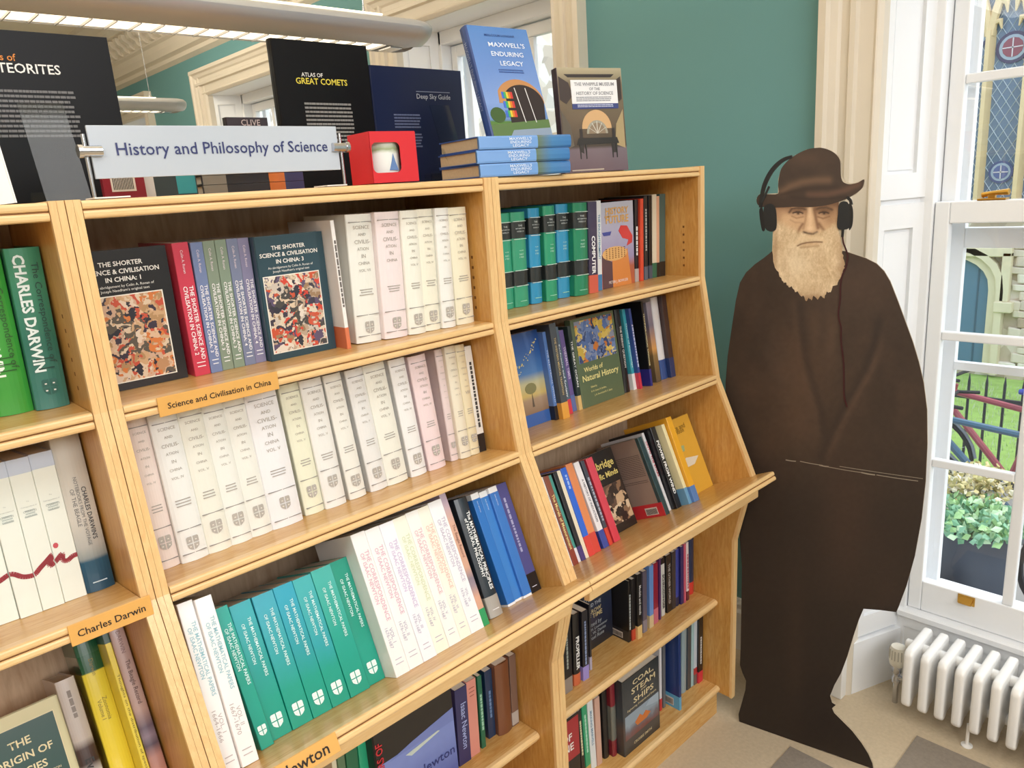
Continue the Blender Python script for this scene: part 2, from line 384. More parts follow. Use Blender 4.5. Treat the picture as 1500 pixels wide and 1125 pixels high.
# ------------------------------------------------------------------ bookcases
H, Z1, Z2, Z3, Z4, ZB, YB = 1.7275, 1.4225, 1.1296, .8512, .6317, .078, .292
PROF = [(0, H), (0, Z1), (-.049, Z2), (-.168, Z3), (-.111, Z4), (-.104, ZB), (YB, ZB), (YB, H)]
TH2, TH3 = math.radians(8), math.radians(23)
SH1 = (0.0, 1.425, 0.0); SH2 = (-.052, 1.140, TH2); SH3 = (-.224, .8765, TH3); SH4 = (-.057, .412, 0.0); SH5 = (-.065, .103, 0.0)
def lamina(mm, poly, a, b, m, bev): mm.prism(poly, a, b, m, 'x')
def noselam(name, e, x0, x1, tip, th, depth, m, n=2, tk=.0135):
    """edge strips at a shelf front, one over the other with a dark groove between"""
    y0, z0 = tip; Bk = Vector((0, math.cos(th), -math.sin(th))); U = Vector((0, math.sin(th), math.cos(th)))
    q = MB(); p = Vector((0, y0, z0)); r = .004
    for k in range(n):
        t = p - U*(tk*k); b = p - U*(tk*(k+1)-.0012)
        sec = [t+Bk*depth, t+Bk*r, t+Bk*.001-U*.0015, t-U*r, b+U*r, b+Bk*.001+U*.0015, b+Bk*r, b+Bk*depth]
        q.prism([(v.y, v.z) for v in sec], x0, x1, m, 'x')
    g = p - U*(tk*n-.002) ; c = [p-U*.004+Bk*.003, g+Bk*.003, g+Bk*(depth-.001), p-U*.004+Bk*(depth-.001)]
    q.prism([(v.y, v.z) for v in c], x0+.0005, x1-.0005, GROOVE, 'x')
    return q.build(name, e)
def slab(name, e, x0, x1, tip, th, d0, d1, tk, m):
    y0, z0 = tip; Bk = Vector((0, math.cos(th), -math.sin(th))); U = Vector((0, math.sin(th), math.cos(th))); p = Vector((0, y0, z0))
    c = [p+Bk*d0, p+Bk*d1, p+Bk*d1-U*tk, p+Bk*d0-U*tk]
    q = MB(); q.prism([(v.y, v.z) for v in c], x0, x1, m, 'x'); return q.build(name, e)
def bay(x0, label, peek=False):
    e = thing('bookcase', label, 'bookcase', 'oak bookcase bays', Matrix.Translation((x0, 0, 0))); W = .8
    for s in (0, 1):
        a = .0005 if s == 0 else W-.0205
        q = MB()
        for k in (0, 1):
            q.prism(PROF, a+.010*k, a+.0092+.010*k, OAKZ, 'x')
        pn = q.build('side_panel', e, bevel=.0028, seg=2)
        # pale lipping strips following the front edge
        fr = PROF[:6]
        q = MB()
        for k in (0, 1):
            pts = [(p[0], p[1]) for p in fr]; inner = [(p[0]+.006, p[1]) for p in fr][::-1]
            out = [(p[0]-.0025, p[1]+(.0015 if i == 0 else 0)) for i, p in enumerate(pts)]
            for i in range(len(pts)-1):
                q.prism([out[i], out[i+1], (pts[i+1][0]+.006, pts[i+1][1]), (pts[i][0]+.006, pts[i][1])], a+.010*k-.0002, a+.0094+.010*k, NOSEZ, 'x')
        q.prism([(-.0015, H-.008), (-.0015, H+.0015), (YB, H+.0015), (YB, H-.0002), (.0, H-.0002), (.0, H-.008)], a-.0001, a+.0193, NOSEZ, 'x')
        q.build('edge_lipping', pn)
        # shelf-pin holes
        q = MB()
        for k in range(6):
            z = 1.455+k*.022
            xs = a+.0205-.0008 if s == 0 else a-.0002
            q.box((xs, .052, z-.003), (xs+.0008, .058, z+.003), GROOVE)
        hp = q.build('pin_hole', pn); hp['kind'] = 'stuff'
    A, B = .0215, W-.0215
    q = MB(); q.box((A, YB-.012, ZB), (B, YB-.001, H-.0262), BACKW); q.build('back_panel', e)
    noselam('top_edge', e, A, B, (0.0, H), 0, .022, NOSE)
    slab('top_panel', e, A, B, (0, H-.001), 0, .021, YB, .025, OAKX)
    for tip, nm in (((0.0, 1.425), 'shelf'), ):
        s_ = slab('shelf', e, A, B, tip, 0, .021, YB-.014, .026, OAKX); noselam('shelf_edge', s_, A, B, tip, 0, .022, NOSE)
    s_ = slab('shelf', e, A, B, (SH2[0], SH2[1]), TH2, .021, .335, .026, OAKX); noselam('shelf_edge', s_, A, B, (SH2[0], SH2[1]), TH2, .022, NOSE)
    s_ = slab('display_ledge', e, A, B, (SH3[0], SH3[1]), TH3, .0565, .54, .026, OAKX)
    slab('ledge_front_board', s_, .001, W-.001, (SH3[0], SH3[1]), TH3, .021, .0570, .026, OAKX)
    noselam('ledge_edge', s_, .001, W-.001, (SH3[0], SH3[1]), TH3, .022, NOSE)
    q = MB(); q.prism([(-.196, .842), (-.176, .834), (-.176, .795), (-.196, .800)], A+.01, B-.01, NOSE, 'x'); q.build('ledge_rail', e, bevel=.003)
    for (ty, tz, _) in (SH4, SH5):
        s_ = slab('shelf', e, A, B, (ty, tz), 0, .014, YB-.014, .026, OAKX)
        r = .013; sec = [(ty+.015, tz), (ty+.006, tz-.001), (ty+.001, tz-.006), (ty, tz-.011), (ty+.002, tz-.017), (ty+.010, tz-.021), (ty+.010, tz-.027), (ty+.015, tz-.027)]
        q = MB(); q.prism(sec, A, B, NOSE, 'x'); q.build('shelf_edge', s_)
    q = MB(); q.box((A, -.053, 0), (B, -.035, .076), OAKX); q.box((A, -.035, 0), (A+.02, .27, .076), OAKX); q.box((B-.02, -.035, 0), (B, .27, .076), OAKX); q.build('plinth', e)
    return e
BAYS = {'L': -2.4, 'M': -1.6, 'R': -.8}
bL = bay(-2.4, 'light oak slope-front bookcase bay at the left edge, behind the green books')
bM = bay(-1.6, 'light oak slope-front bookcase bay in the middle, under the perspex section sign')
bR = bay(-.8, 'light oak slope-front bookcase bay at the right end, beside the cardboard cut-out man')
def deep(o, parent=None):
    c = o.copy(); COL.objects.link(c)
    if parent: c.parent = parent
    for ch in o.children: deep(ch, c)
    return c
for b_, nm in ((bL, 'left'), (bM, 'middle'), (bR, 'right')):
    c = deep(b_); c.matrix_world = Matrix.Translation((b_.location.x+.8, 2*YB+.004, 0)) @ Matrix.Rotation(math.pi, 4, 'Z')
    c['label'] = 'light oak bookcase bay standing back to back behind the %s bay, only its top showing' % nm
# lettered shelf plates
PLT = mat('e0a95a', .4, var=.06, scale=20)
INK = mat('241a14', .6)
def plate(words, x0, x1, tip, th, tw):
    y0, z0 = tip; M = Matrix.Translation(((x0+x1)/2, y0-.0005, z0)) @ Matrix.Rotation(-th, 4, 'X')
    t = thing('shelf_label', 'oak-coloured shelf label lettered "%s"' % words[1], 'label', 'lettered shelf labels', M)
    q = MB(); h = (x1-x0)/2; q.box((-h, -.0025, -.030), (h, 0, .0015), PLT); q.build('label_strip', t, bevel=.0008)
    text(words[0], INK, t, (0, -.0032, -.0145), width=tw, bold=.012); return t
a = aty(230, 592, -.001); b = aty(408, 566, -.001)
plate(('Science and Civilisation in China', 'Science and Civilisation in China'), a.x, b.x, (-.001, 1.425), 0, (b.x-a.x)*.86)
a = aty(99, 925, -.052); b = aty(221, 885, -.052)
t_ = plate(('Charles Darwin', ''), a.x, b.x, (-.053, 1.140), TH2, (b.x-a.x)*.82); t_['label'] = 'oak-coloured lettered shelf label on the left bay below the white paperbacks'
a = aty(330, 1160, -.224); b = aty(492, 1088, -.224)
t_ = plate(('Isaac Newton', ''), a.x, b.x, (-.225, .8765), TH3, (b.x-a.x)*.80); t_['label'] = 'oak-coloured lettered shelf label on the middle bay ledge, cut by the bottom edge'
# ------------------------------------------------------------------ books
BOOK = lambda c, rough=.34, coat=.35: mat(c, rough, coat=coat, var=.03, scale=40, name='book_cover')
def shield(mm, cx, cz, w, h, y, m):
    """quartered shield with the gaps left between the quarters"""
    g = w*.045
    def half(sg):
        top = [(g, h*.5), (w*.42, h*.5), (w*.5, h*.42), (w*.5, g)]
        bot = [(g, -g), (w*.5, -g), (w*.44, -h*.28), (w*.25, -h*.42), (g, -h*.5)]
        top.append((g, g))
        for P_ in (top, bot):
            vs = [(cx+sg*x, y, cz+z) for x, z in P_]; f = tuple(range(len(vs)))
            mm.add(vs, [f if sg > 0 else f[::-1]], m)
    half(1); half(-1)
    for sx in (-1, 1):
        for sz in (-1, 1):
            mm.add([(cx+sx*w*.27-w*.07, y-.0003, cz+sz*h*.22-h*.04), (cx+sx*w*.27+w*.07, y-.0003, cz+sz*h*.22-h*.04), (cx+sx*w*.27+w*.07, y-.0003, cz+sz*h*.22+h*.04), (cx+sx*w*.27-w*.07, y-.0003, cz+sz*h*.22+h*.04)], [(0, 1, 2, 3)], mat('e9e4da', .5))
def spine_profile(T, D, kind, off=0):
    """U-shaped section of a cover: back edge - spine - back edge; spine at y = 0"""
    if kind == 'pb' or T < .012:
        b = min(.0012, T*.12); p = [(0, D), (0, b), (b*.4, b*.3), (b, 0), (T-b, 0), (T-b*.4, b*.3), (T, b), (T, D)]
    else:
        bl = min(.006, T*.14); p = [(0, D), (0, .010), (-.0006, .006), (.0004, .0035)]
        for i in range(1, 8):
            t = i/8; p.append((.0004+(T-.0008)*t, .0035 - bl*math.sin(math.pi*t)**.8))
        p += [(T-.0004, .0035), (T+.0006, .006), (T, .010), (T, D)]
    if off:
        c = T/2; q = []
        for i, (x, y) in enumerate(p):
            dx = -off if x < c-1e-6 else off if x > c+1e-6 else 0
            if i in (0, len(p)-1): q.append((x+dx, y)); continue
            q.append((x+dx*(1 if abs(x-c) > T*.42 else 0), y-off if y < .005 or kind == 'pb' and y < .002 else y))
        return q
    return p
def shell(mm, T, D, kind, z0, z1, m, off=0, th=.0016, dmax=None, mside=None):
    o = spine_profile(T, dmax or D, kind, off); n = len(o); k = th+off
    i_ = [(min(max(x, k if x < T/2 else x), T-k) if True else x, max(y, k) if 0 < j < n-1 else y) for j, (x, y) in enumerate(o)]
    if not mside:
        vs = [(x, y, z0) for x, y in o]+[(x, y, z0) for x, y in i_]+[(x, y, z1) for x, y in o]+[(x, y, z1) for x, y in i_]; fs = []
        for j in range(n-1):
            fs += [(j, j+1, 2*n+j+1, 2*n+j), (n+j+1, n+j, 3*n+j, 3*n+j+1), (j+1, j, n+j, n+j+1), (2*n+j, 2*n+j+1, 3*n+j+1, 3*n+j)]
        fs += [(0, 2*n, 3*n, n), (n-1, 2*n-1, 4*n-1, 3*n-1)]
        mm.add(vs, fs, m)
def spine_y(T, kind, x):
    if kind == 'pb' or T < .012: return 0
    bl = min(.006, T*.14); return .0035 - bl*math.sin(math.pi*min(max(x/T, 0), 1))**.8
def book(label, group, M, T, D, Hh, col, kind='pb', name='book', pages=None, bands=(), t=(), h=(), crest=None, rules=(), cat='book', panels=(), lines=None, side=None):
    e = thing(name, label, cat, group, M); pg = PAGES if pages == 'dark' else PAGESW
    cm_ = col if not isinstance(col, str) else BOOK(col)
    mm = MB(); shell(mm, T, D, kind, 0, Hh, cm_); mm.build('cover', e)
    q = MB(); s = .0032 if kind == 'hb' else .0006; q.box((.0018, .003, s), (T-.0018, D-s-.0004, Hh-s), pg); q.build('pages', e)
    for b in bands:
        q = MB(); z0, z1 = b[0]*Hh, b[1]*Hh
        if b[0] <= 0: z0 = -.0002
        if b[1] >= 1: z1 = Hh+.0002
        shell(q, T, D, kind, z0, z1, BOOK(b[2]) if isinstance(b[2], str) else b[2], off=.00035, th=.0014, dmax=D if len(b) < 4 else b[3]); q.build('colour_band', e)
    if rules:
        q = MB()
        for z in rules[1:]:
            q = MB(); a = T*.06; q.box((a, spine_y(T, kind, T*.3)-.0009, z*Hh-.0006), (T-a, spine_y(T, kind, T*.12), z*Hh+.0006), mat(rules[0], .5)); q.build('ruled_line', e)
    for s_, c, zc, ln, *r in t:
        xf = r[0] if r else .5; mw = r[1] if len(r) > 1 else .62; bd = r[2] if len(r) > 2 else .012
        if s_ == '~':      # a line of spine print too small to read
            q = MB(); z = (zc+ln/2)*Hh; rnd = random.Random(int(T*1e5)+int(Hh*1e4)); hw_ = min(T*.2, .0028); yy = spine_y(T, kind, T*xf)-.0010
            while z > (zc-ln/2)*Hh:
                d_ = rnd.uniform(.004, .012); q.box((T*xf-hw_, yy, z-d_), (T*xf+hw_, .0005, z), mat(c, .5)); z -= d_+.0022
            o = q.build('spine_print', e); o['kind'] = 'stuff'; continue
        text(s_, mat(c, .5, name='ink'+c), e, (T*xf, spine_y(T, kind, T*xf)-.0011, zc*Hh), width=ln*Hh, rot='down', name='title_lettering', bold=bd, maxh=T*mw)
    for s_, c, zc, wf, *r in h:
        if not s_: continue
        text(s_, mat(c, .6, name='ink'+c), e, (T*.5, spine_y(T, kind, T*.5)-.0010, zc*Hh), width=T*wf, name='title_lettering', bold=.004, maxh=r[0] if r else .008)
    if side:
        base, foot, ink_, bc = side
        if base: q = MB(); q.box((-.0005, .012, .0005), (.0002, D-.001, Hh-.0005), BOOK(base)); q.build('side_board', e)
        if foot: q = MB(); q.box((-.0008, .0, .0), (.0002, D-.0005, Hh*.17), BOOK(foot)); q.build('foot_panel', e)
        if ink_:
            rnd = random.Random(2)
            q = MB()
            for k in range(15):
                z = Hh*(.80-.022*k-(.04 if k > 12 else 0)); y = .018; ye = D*.86*rnd.uniform(.88, 1)
                while y < ye: w_ = rnd.uniform(.004, .010); q.box((-.0009, y, z-.0014), (0, min(ye, y+w_), z), mat(ink_, .6)); y += w_+.0012
            q.build('blurb_lines', e)['kind'] = 'stuff'
        if bc:
            q = MB(); q.box((-.0012, .022, Hh*.03), (0, .066, Hh*.125), mat('d5ccc4', .5)); q.build('barcode_label', e)
            q = MB()
            for k in range(13): q.box((-.0015, .025+k*.003, Hh*.04), (0, .0264+k*.003, Hh*.11), BLACK)
            q.build('barcode', e)['kind'] = 'stuff'
    if crest:
        q = MB(); wd = min(T*.62, .020); shield(q, T*.5, crest[1]*Hh, wd, wd*1.2, spine_y(T, kind, T*.5)-.0011, mat(crest[0], .5)); q.build('shield_emblem', e)
    if lines:
        q = MB(); c, za, zb_, n_ = lines
        for i in range(n_):
            z = (za+(zb_-za)*i/max(1, n_-1))*Hh; a = T*random.uniform(.22, .3); q.box((a, spine_y(T, kind, T*.5)-.0010, z-.0007), (T-a, 0.0005, z+.0007), mat(c, .6))
        q.build('small_print', e)
    return e
def frame_on(shelf, BL, BR, TL, yaw=False):
    y0, z0, th = shelf; U = Vector((0, math.sin(th), math.cos(th))); Bk = Vector((0, math.cos(th), -math.sin(th))); c = U.dot(Vector((0, y0, z0)))
    bl = hit(*BL, U, c); br = hit(*BR, U, c)
    d = ray(*TL); tt = (Bk.dot(bl)-Bk.dot(CAM))/Bk.dot(d); tl = CAM+d*tt
    return bl, br, tl, U, Bk
ORD = 'first second third fourth fifth sixth seventh eighth ninth tenth eleventh twelfth thirteenth fourteenth fifteenth sixteenth seventeenth eighteenth nineteenth twentieth twenty-first twenty-second'.split()
def row(shelf, where, group, items, x0=None, xmax='auto', count='from left'):
    """items: (look, BL, BR, TL, colour, options); each book is set on the shelf, next to the one before"""
    if x0 is None and ("middle" in where or "right bay" in where): x0 = -1.5785 if 'middle' in where else -.7785
    px = -99 if x0 is None else x0; ptop = -99; lay = []
    for it in items:
        look, BL, BR, TL, col, op = it; op = dict(op); face = op.get('face'); W_ = op.pop('W', None); Hh = op.pop('H', None)
        bl, br, tl, U, Bk = frame_on(shelf, BL, BR, TL)
        if face:           # TL holds the upper right corner of a face-out cover
            d = ray(*TL); tr = CAM+d*((Bk.dot(br)-Bk.dot(CAM))/Bk.dot(d)); hgt = Hh or (tr-br).length
            x = br.x-W_ if W_ else px+.001; x = max(x, px+.001) if px > -50 else x; T = max(br.x-x, .02); y = br; lean = 0.0
        else:
            y = bl; hgt = (tl-bl).length; x = bl.x; T = T0 = max(br.x-bl.x, .005)
            lean = math.atan2((tl-bl).x, (tl-bl).dot(U)); lean = max(-.03, min(.03, lean))
            if x < px+.0006: T = max(T0*.8, T-(px+.0006-x)); x = px+.0006
            if lay and .0006 < x-px < .006: T += x-px-.0006; x = px+.0006
            need = ptop+.0004-x
            if math.sin(lean)*hgt < need: lean = math.asin(min(.05, max(-.2, need/hgt)))
            if Hh: hgt = Hh
        lay.append([x, y, T, hgt, lean, U, Bk]); px = x+T; ptop = x+T+math.sin(lean)*hgt*.97
    if xmax == 'auto': xmax = (-1.624 if 'left' in where or 'left' in group else -.824 if 'middle' in where else -.024)
    s_ = 1.0; xa = lay[0][0]; top = max(l[0]+l[2]+max(0, math.sin(l[4])*l[3]) for l in lay)
    if xmax is not None and top > xmax: s_ = (xmax-xa)/(top-xa)
    for n, (it, (x, y, T, hgt, L_, U, Bk)) in enumerate(zip(items, lay)):
        look, BL, BR, TL, col, op = it; op = dict(op); face = op.pop('face', None); D = op.pop('D', None); lab = op.pop('label', None); op.pop('W', None); op.pop('H', None)
        x = xa+(x-xa)*s_; T *= s_
        ex = Vector((1, 0, 0))*math.cos(L_) - U*math.sin(L_); ez = U*math.cos(L_) + Vector((1, 0, 0))*math.sin(L_); ey = Bk
        o = Vector((x, y.y, y.z)) + U*(math.sin(L_)*T if L_ > 0 else 0) + U*.0004
        M = Matrix(((ex.x, ey.x, ez.x, o.x), (ex.y, ey.y, ez.y, o.y), (ex.z, ey.z, ez.z, o.z), (0, 0, 0, 1)))
        if D is None:
            room = (YB-.016-o.y-math.sin(shelf[2])*hgt)/max(.3, math.cos(shelf[2])); D = min(.165, max(.09, room))
        nm = lab or '%s, %s book %s on %s' % (look, ORD[n], count, where)
        if face: face(nm, group, M, T, D if D < .08 else .022, hgt, col, op)
        else: book(nm, group, M, T, D, hgt, col, **op)
# face-out book: spine at its left, front board toward the room
def face_book(label, group, M, W, T, Hh, col, kind='pb', pages=None, name='book', side=None):
    e = thing(name, label, 'book', group, M); cm_ = BOOK(col) if isinstance(col, str) else col
    # section in xy: front board y=0, back board y=T, spine at x=0
    mm = MB(); k = .0018; r = min(.004, T*.3)
    o = [(W, 0), (.002, 0), (0, .002), (-.001 if kind == 'hb' else 0, T*.5), (0, T-.002), (.002, T), (W, T)]
    i_ = [(W, k), (.003, k), (k, .003), (k, T*.5), (k, T-.003), (.003, T-k), (W, T-k)]; n = len(o)
    vs = [(x, y, z) for z in (0, Hh) for P_ in (o, i_) for x, y in P_]; fs = []
    for j in range(n-1):
        fs += [(j+1, j, 2*n+j, 2*n+j+1), (n+j, n+j+1, 3*n+j+1, 3*n+j), (j, j+1, n+j+1, n+j), (2*n+j+1, 2*n+j, 3*n+j, 3*n+j+1)]
    fs += [(0, n, 3*n, 2*n), (2*n-1, n-1, 3*n-1, 4*n-1)]
    mm.add(vs, fs, cm_); mm.build('cover', e)
    s = .003 if kind == 'hb' else .0006
    q = MB(); q.box((.003, k+.0002, s), (W-s-.0002, T-k-.0002, Hh-s), PAGES if pages == 'dark' else PAGESW); q.build('pages', e)
    return e
def panel(e, x0, x1, z0, z1, m, name='printed_panel', off=.0004):
    if isinstance(m, str): m = BOOK(m)
    q = MB(); q.box((x0, -off, z0), (x1, .0002, z1), m); return q.build(name, e)
def poly(e, pts, m, name='printed_shape', off=.0007):
    if isinstance(m, str): m = BOOK(m)
    q = MB(); q.prism(pts, -off, 0.0001, m, 'y'); return q.build(name, e)
def bars(e, x0, x1, zt, zb_, n, m, name='blurb_lines', off=.0008, jag=.1):
    """rows of print too small to read"""
    q = MB(); dz = (zt-zb_)/n; rnd = random.Random(n*7+int(x0*1e4))
    for i in range(n):
        z = zt-dz*i; x = x0; xe = x1-(x1-x0)*rnd.uniform(0, jag)
        while x < xe-.002:
            w_ = min(rnd.uniform(.004, .011), xe-x); q.box((x, -off, z-dz*.5), (x+w_*.88, 0, z), m); x += w_
    o = q.build(name, e); o['kind'] = 'stuff'; return o
GREY = 'aaa39a'
def SC(vol='VOL. V', a=.60, crest=.13, tint='efeee6', xtra=()):
    z = .90; hs = []
    for s_, wf in (('SCIENCE', .62), ('AND', .30), ('CIVILIS-', .62), ('ATION', .45), ('IN', .16), ('CHINA', .45), (vol, .45)):
        hs.append((s_, GREY, z, wf, .0075)); z -= .055
    return dict(kind='hb', h=hs, crest=('b3ada6', crest), rules=('8f8a86', .94, crest+.10, .055), lines=(GREY, .42, .38, 3))
G1 = 'books on the middle bay top shelf'; 
WM1, WM2, WM3, WM4 = "middle bay's top shelf", "middle bay's second shelf", "middle bay's tilted ledge", "middle bay's low shelf"
WR1, WR2, WR3, WR4, WR5 = "right bay's top shelf", "right bay's second shelf", "right bay's tilted ledge", "right bay's fourth shelf", "right bay's bottom shelf"
ART = voronoi_mat('miniature_painting_print', ['caa68c', 'd8b494', 'b98a63', '3a3040', 'c4523c', 'd9c2a6', 'b08a60', '5b5248', 'dcc6b0', 'd0783e', '2c2a36', 'c9a27a'], 75)
ART2 = voronoi_mat('miniature_painting_print_two', ['c9bcae', 'd9cbb4', '5a4a66', '3a3040', 'd0402c', 'd9c2a6', '9a7a58', '44403c', 'e2d6c6', 'c8502e', '2c2a36', 'b8a088'], 75)
def face_china(label, group, M, W, T, Hh, col, op):
    e = face_book(label, group, M, W, T, Hh, col); wh = mat('f2efe8', .5, name='inkf2efe8'); num = op['num']
    zt = Hh*.905
    for i, s_ in enumerate(('THE SHORTER', 'SCIENCE & CIVILISATION', 'IN CHINA: '+num)):
        text(s_, wh, e, (W*.47, -.0012, zt-i*Hh*.055), height=Hh*.034, name='title_lettering', bold=.02, maxw=W*.86)
    text('An abridgement by Colin A. Ronan of', wh, e, (W*.47, -.0012, Hh*.745), width=W*.66, name='subtitle_lettering', bold=0)
    text("Joseph Needham's original text", wh, e, (W*.47, -.0012, Hh*.715), width=W*.54, name='subtitle_lettering', bold=0)
    panel(e, W*.05, W*.88, Hh*.055, Hh*.685, 'efe9dc', 'picture_border'); panel(e, W*.065, W*.865, Hh*.063, Hh*.677, op['art'], 'cover_picture', .0008)
V = lambda s_, c='f0e8e0', z=.42, l=.62: [(s_, c, z, l, .56, .62, .012)]
def shorter(c, n): return dict(t=[('THE SHORTER SCIENCE AND', 'f4f0f0', .40, .56, .70, .26, .015), ('CIVILISATION IN CHINA: '+n, 'f4f0f0', .42, .52, .34, .26, .015), ('Colin A. Ronan', 'e9d9e0', .86, .17, .5, .30, .0)], lines=('f0f0f0', .07, .10, 2))
row(SH1, WM1, G1, [
 ('black illustrated cover facing out', (166.7, 559), (276, 552.5), (249, 358.7), '17161b', dict(W=.150, face=face_china, num='1', art=ART)),
 ('bright red paperback spine', (286.7, 552), (308, 546.7), (250.7, 357), 'c93a50', shorter('', '2')),
 ('slate blue paperback spine', (312, 546.7), (325.3, 543), (280, 356), '7483ab', shorter('', '3')),
 ('sage green paperback spine', (328, 543), (342.7, 539.5), (297, 354), '84927f', shorter('', '3')),
 ('pale green-grey paperback spine', (344.5, 539.5), (358.7, 536), (312, 352.5), '829380', shorter('', '3')),
 ('grey-blue paperback spine', (360.5, 536), (374.7, 532.5), (329, 351), '78809c', shorter('', '4')),
 ('lilac-grey paperback spine', (377, 532), (391, 529), (348, 349.6), '84809f', shorter('', '4')),
 ('dark teal illustrated cover facing out', (391.3, 522.7), (492.7, 510), (467.3, 339), '24434f', dict(face=face_china, num='3', art=ART2)),
 ('white spine with orange foot', (509.5, 511.5), (516.7, 510.7), (483.3, 323.5), 'f0ece8', dict(bands=[(0, .17, 'd9774e')], t=[('~', '6a6460', .6, .5, .5, .5, 0)])),
 ('thick off-white jacket with grey shield', (524.7, 505.6), (567, 499), (508, 316), 'ecebe2', SC('VOL. VII', crest=.12)),
 ('blush pink jacket with grey shield', (569, 498), (602, 492), (548.7, 312.5), 'f0e2e2', SC('', crest=.12)),
 ('narrow ivory jacket with grey shield', (603.5, 491.5), (625.5, 486.7), (586.8, 310), 'efeee2', SC('VOL. V', crest=.12)),
 ('cream-yellow jacket with grey shield', (627, 486), (649, 482), (610, 308), 'eeead8', SC('VOL. VI', crest=.12)),
 ('cool white jacket with grey shield', (651, 482), (670, 478), (636, 306), 'edede8', SC('VOL. VI', crest=.13)),
 ('warm cream jacket with grey shield', (671, 477), (696, 471.5), (656.7, 305), 'ebe5cc', SC('VOL. VII', crest=.13))])
G2 = 'pale volumes on the middle bay second shelf'
def nd(look, BL, BR, TL, c, vol='VOL. V', crest=.14, **k):
    d = SC(vol, crest=crest); d.update(k); return (look, BL, BR, TL, c, d)
row(SH2, WM2, G2, [
 nd('peach-pink jacket', (236, 837), (270, 827), (182, 616), 'f0e0d8', 'VOL. IV', .17),
 nd('white jacket', (271.5, 826), (310.7, 811.5), (206.7, 614), 'eeeeea', 'VOL. IV', .12),
 nd('ivory jacket', (312, 811), (347.5, 798.7), (252, 602), 'ecebdf', 'VOL. V', .17),
 nd('white jacket with ruled middle', (349, 797), (378, 786.7), (293, 594.7), 'edede6', 'VOL. V', .17),
 nd('pale ivory jacket', (380, 785), (408.7, 774.7), (327.5, 586), 'ecebe3', 'VOL. V', .17),
 nd('thick bluish-white jacket', (411, 774), (458, 758.7), (366, 576), 'edecee', 'VOL. V', .17),
 nd('lemon-tinted jacket', (459, 753), (488.7, 743), (418, 564), 'ebead2', 'VOL. V', .17),
 nd('off-white jacket', (490, 743), (522, 732), (449, 557), 'ebeae6', 'VOL. V', .20),
 nd('white jacket with low shield', (526, 729), (556.7, 721), (486, 548.5), 'eceae2', 'VOL. V', .14),
 nd('grey-white jacket', (558, 717), (584, 708), (519, 541), 'e8e7e5', 'VOL. V', .14),
 nd('broad pale cream jacket', (586, 706.7), (617, 697), (548.7, 533), 'ecebe0', 'VOL. V', .16),
 nd('clean white jacket', (619, 694.7), (644.7, 686.7), (584.7, 525), 'eeedec', 'VOL. VI', .14),
 nd('rose pink jacket', (646, 685), (671, 676), (614, 520), 'edd8da', 'VOL. VI', .16),
 nd('dusky pink jacket, set back,', (679, 670.7), (693.5, 667.5), (656.7, 509), 'e4d2d0', 'VOL. VI', .14),
 nd('cream jacket', (695, 666.7), (709.5, 662), (670, 505), 'e8e1cc', 'VOL. VI', .15),
 nd('narrow straw-coloured jacket', (710.5, 661), (721, 657), (688, 502), 'e2d6b4', 'VII', .15),
 ('thin white spine with black foot', (722, 656), (728, 653), (704, 503), 'e6e3dc', dict(bands=[(0, .17, '1c1b1f')], t=[('SCIENCE', '222', .55, .6, .5, .6)] if 0 else [('~', '3a3a3a', .55, .6, .5, .6)]))])
G3 = 'books leaning on the middle bay ledge'
def mp(look, BL, BR, TL, c, dark=False, vol=None, **k):
    ink = '93bcc6' if not dark else 'd6f0ee'
    d = dict(kind='pb', t=[('THE MATHEMATICAL PAPERS', ink, .66, .44, .68, .30, .012), ('OF ISAAC NEWTON', ink, .70, .30, .34, .28, .012)])
    if vol: d['t'] += [(vol[0], 'b5a9a6', .28, .11, .66, .25, .0), (vol[1], 'b5a9a6', .27, .18, .36, .25, .0)]; d['lines'] = ('b9b0b0', .06, .09, 2)
    else: d['crest'] = ('e2f3f0', .12)
    d.update(k); return (look, BL, BR, TL, c, d)
def cor(look, BL, BR, TL, c, ink, v, **k):
    return (look, BL, BR, TL, c, dict(kind='pb', t=[('THE CORRESPONDENCE', ink, .62, .50, .68, .30, .010), ('OF ISAAC NEWTON', ink, .68, .36, .34, .28, .010), ('VOL. '+v, 'a9a3ba', .27, .10, .6, .25, 0), ('1676-1687', 'b3adc0', .26, .14, .32, .25, 0)], lines=('bdb8c4', .08, .11, 2), **k))
TG = lambda n, a='1d9a92', b='36aab4': ramp_mat('green_cloth_%d' % n, [(0, '14947c'), (.09, '169c88'), (.14, a), (.24, b)], noise=.05)
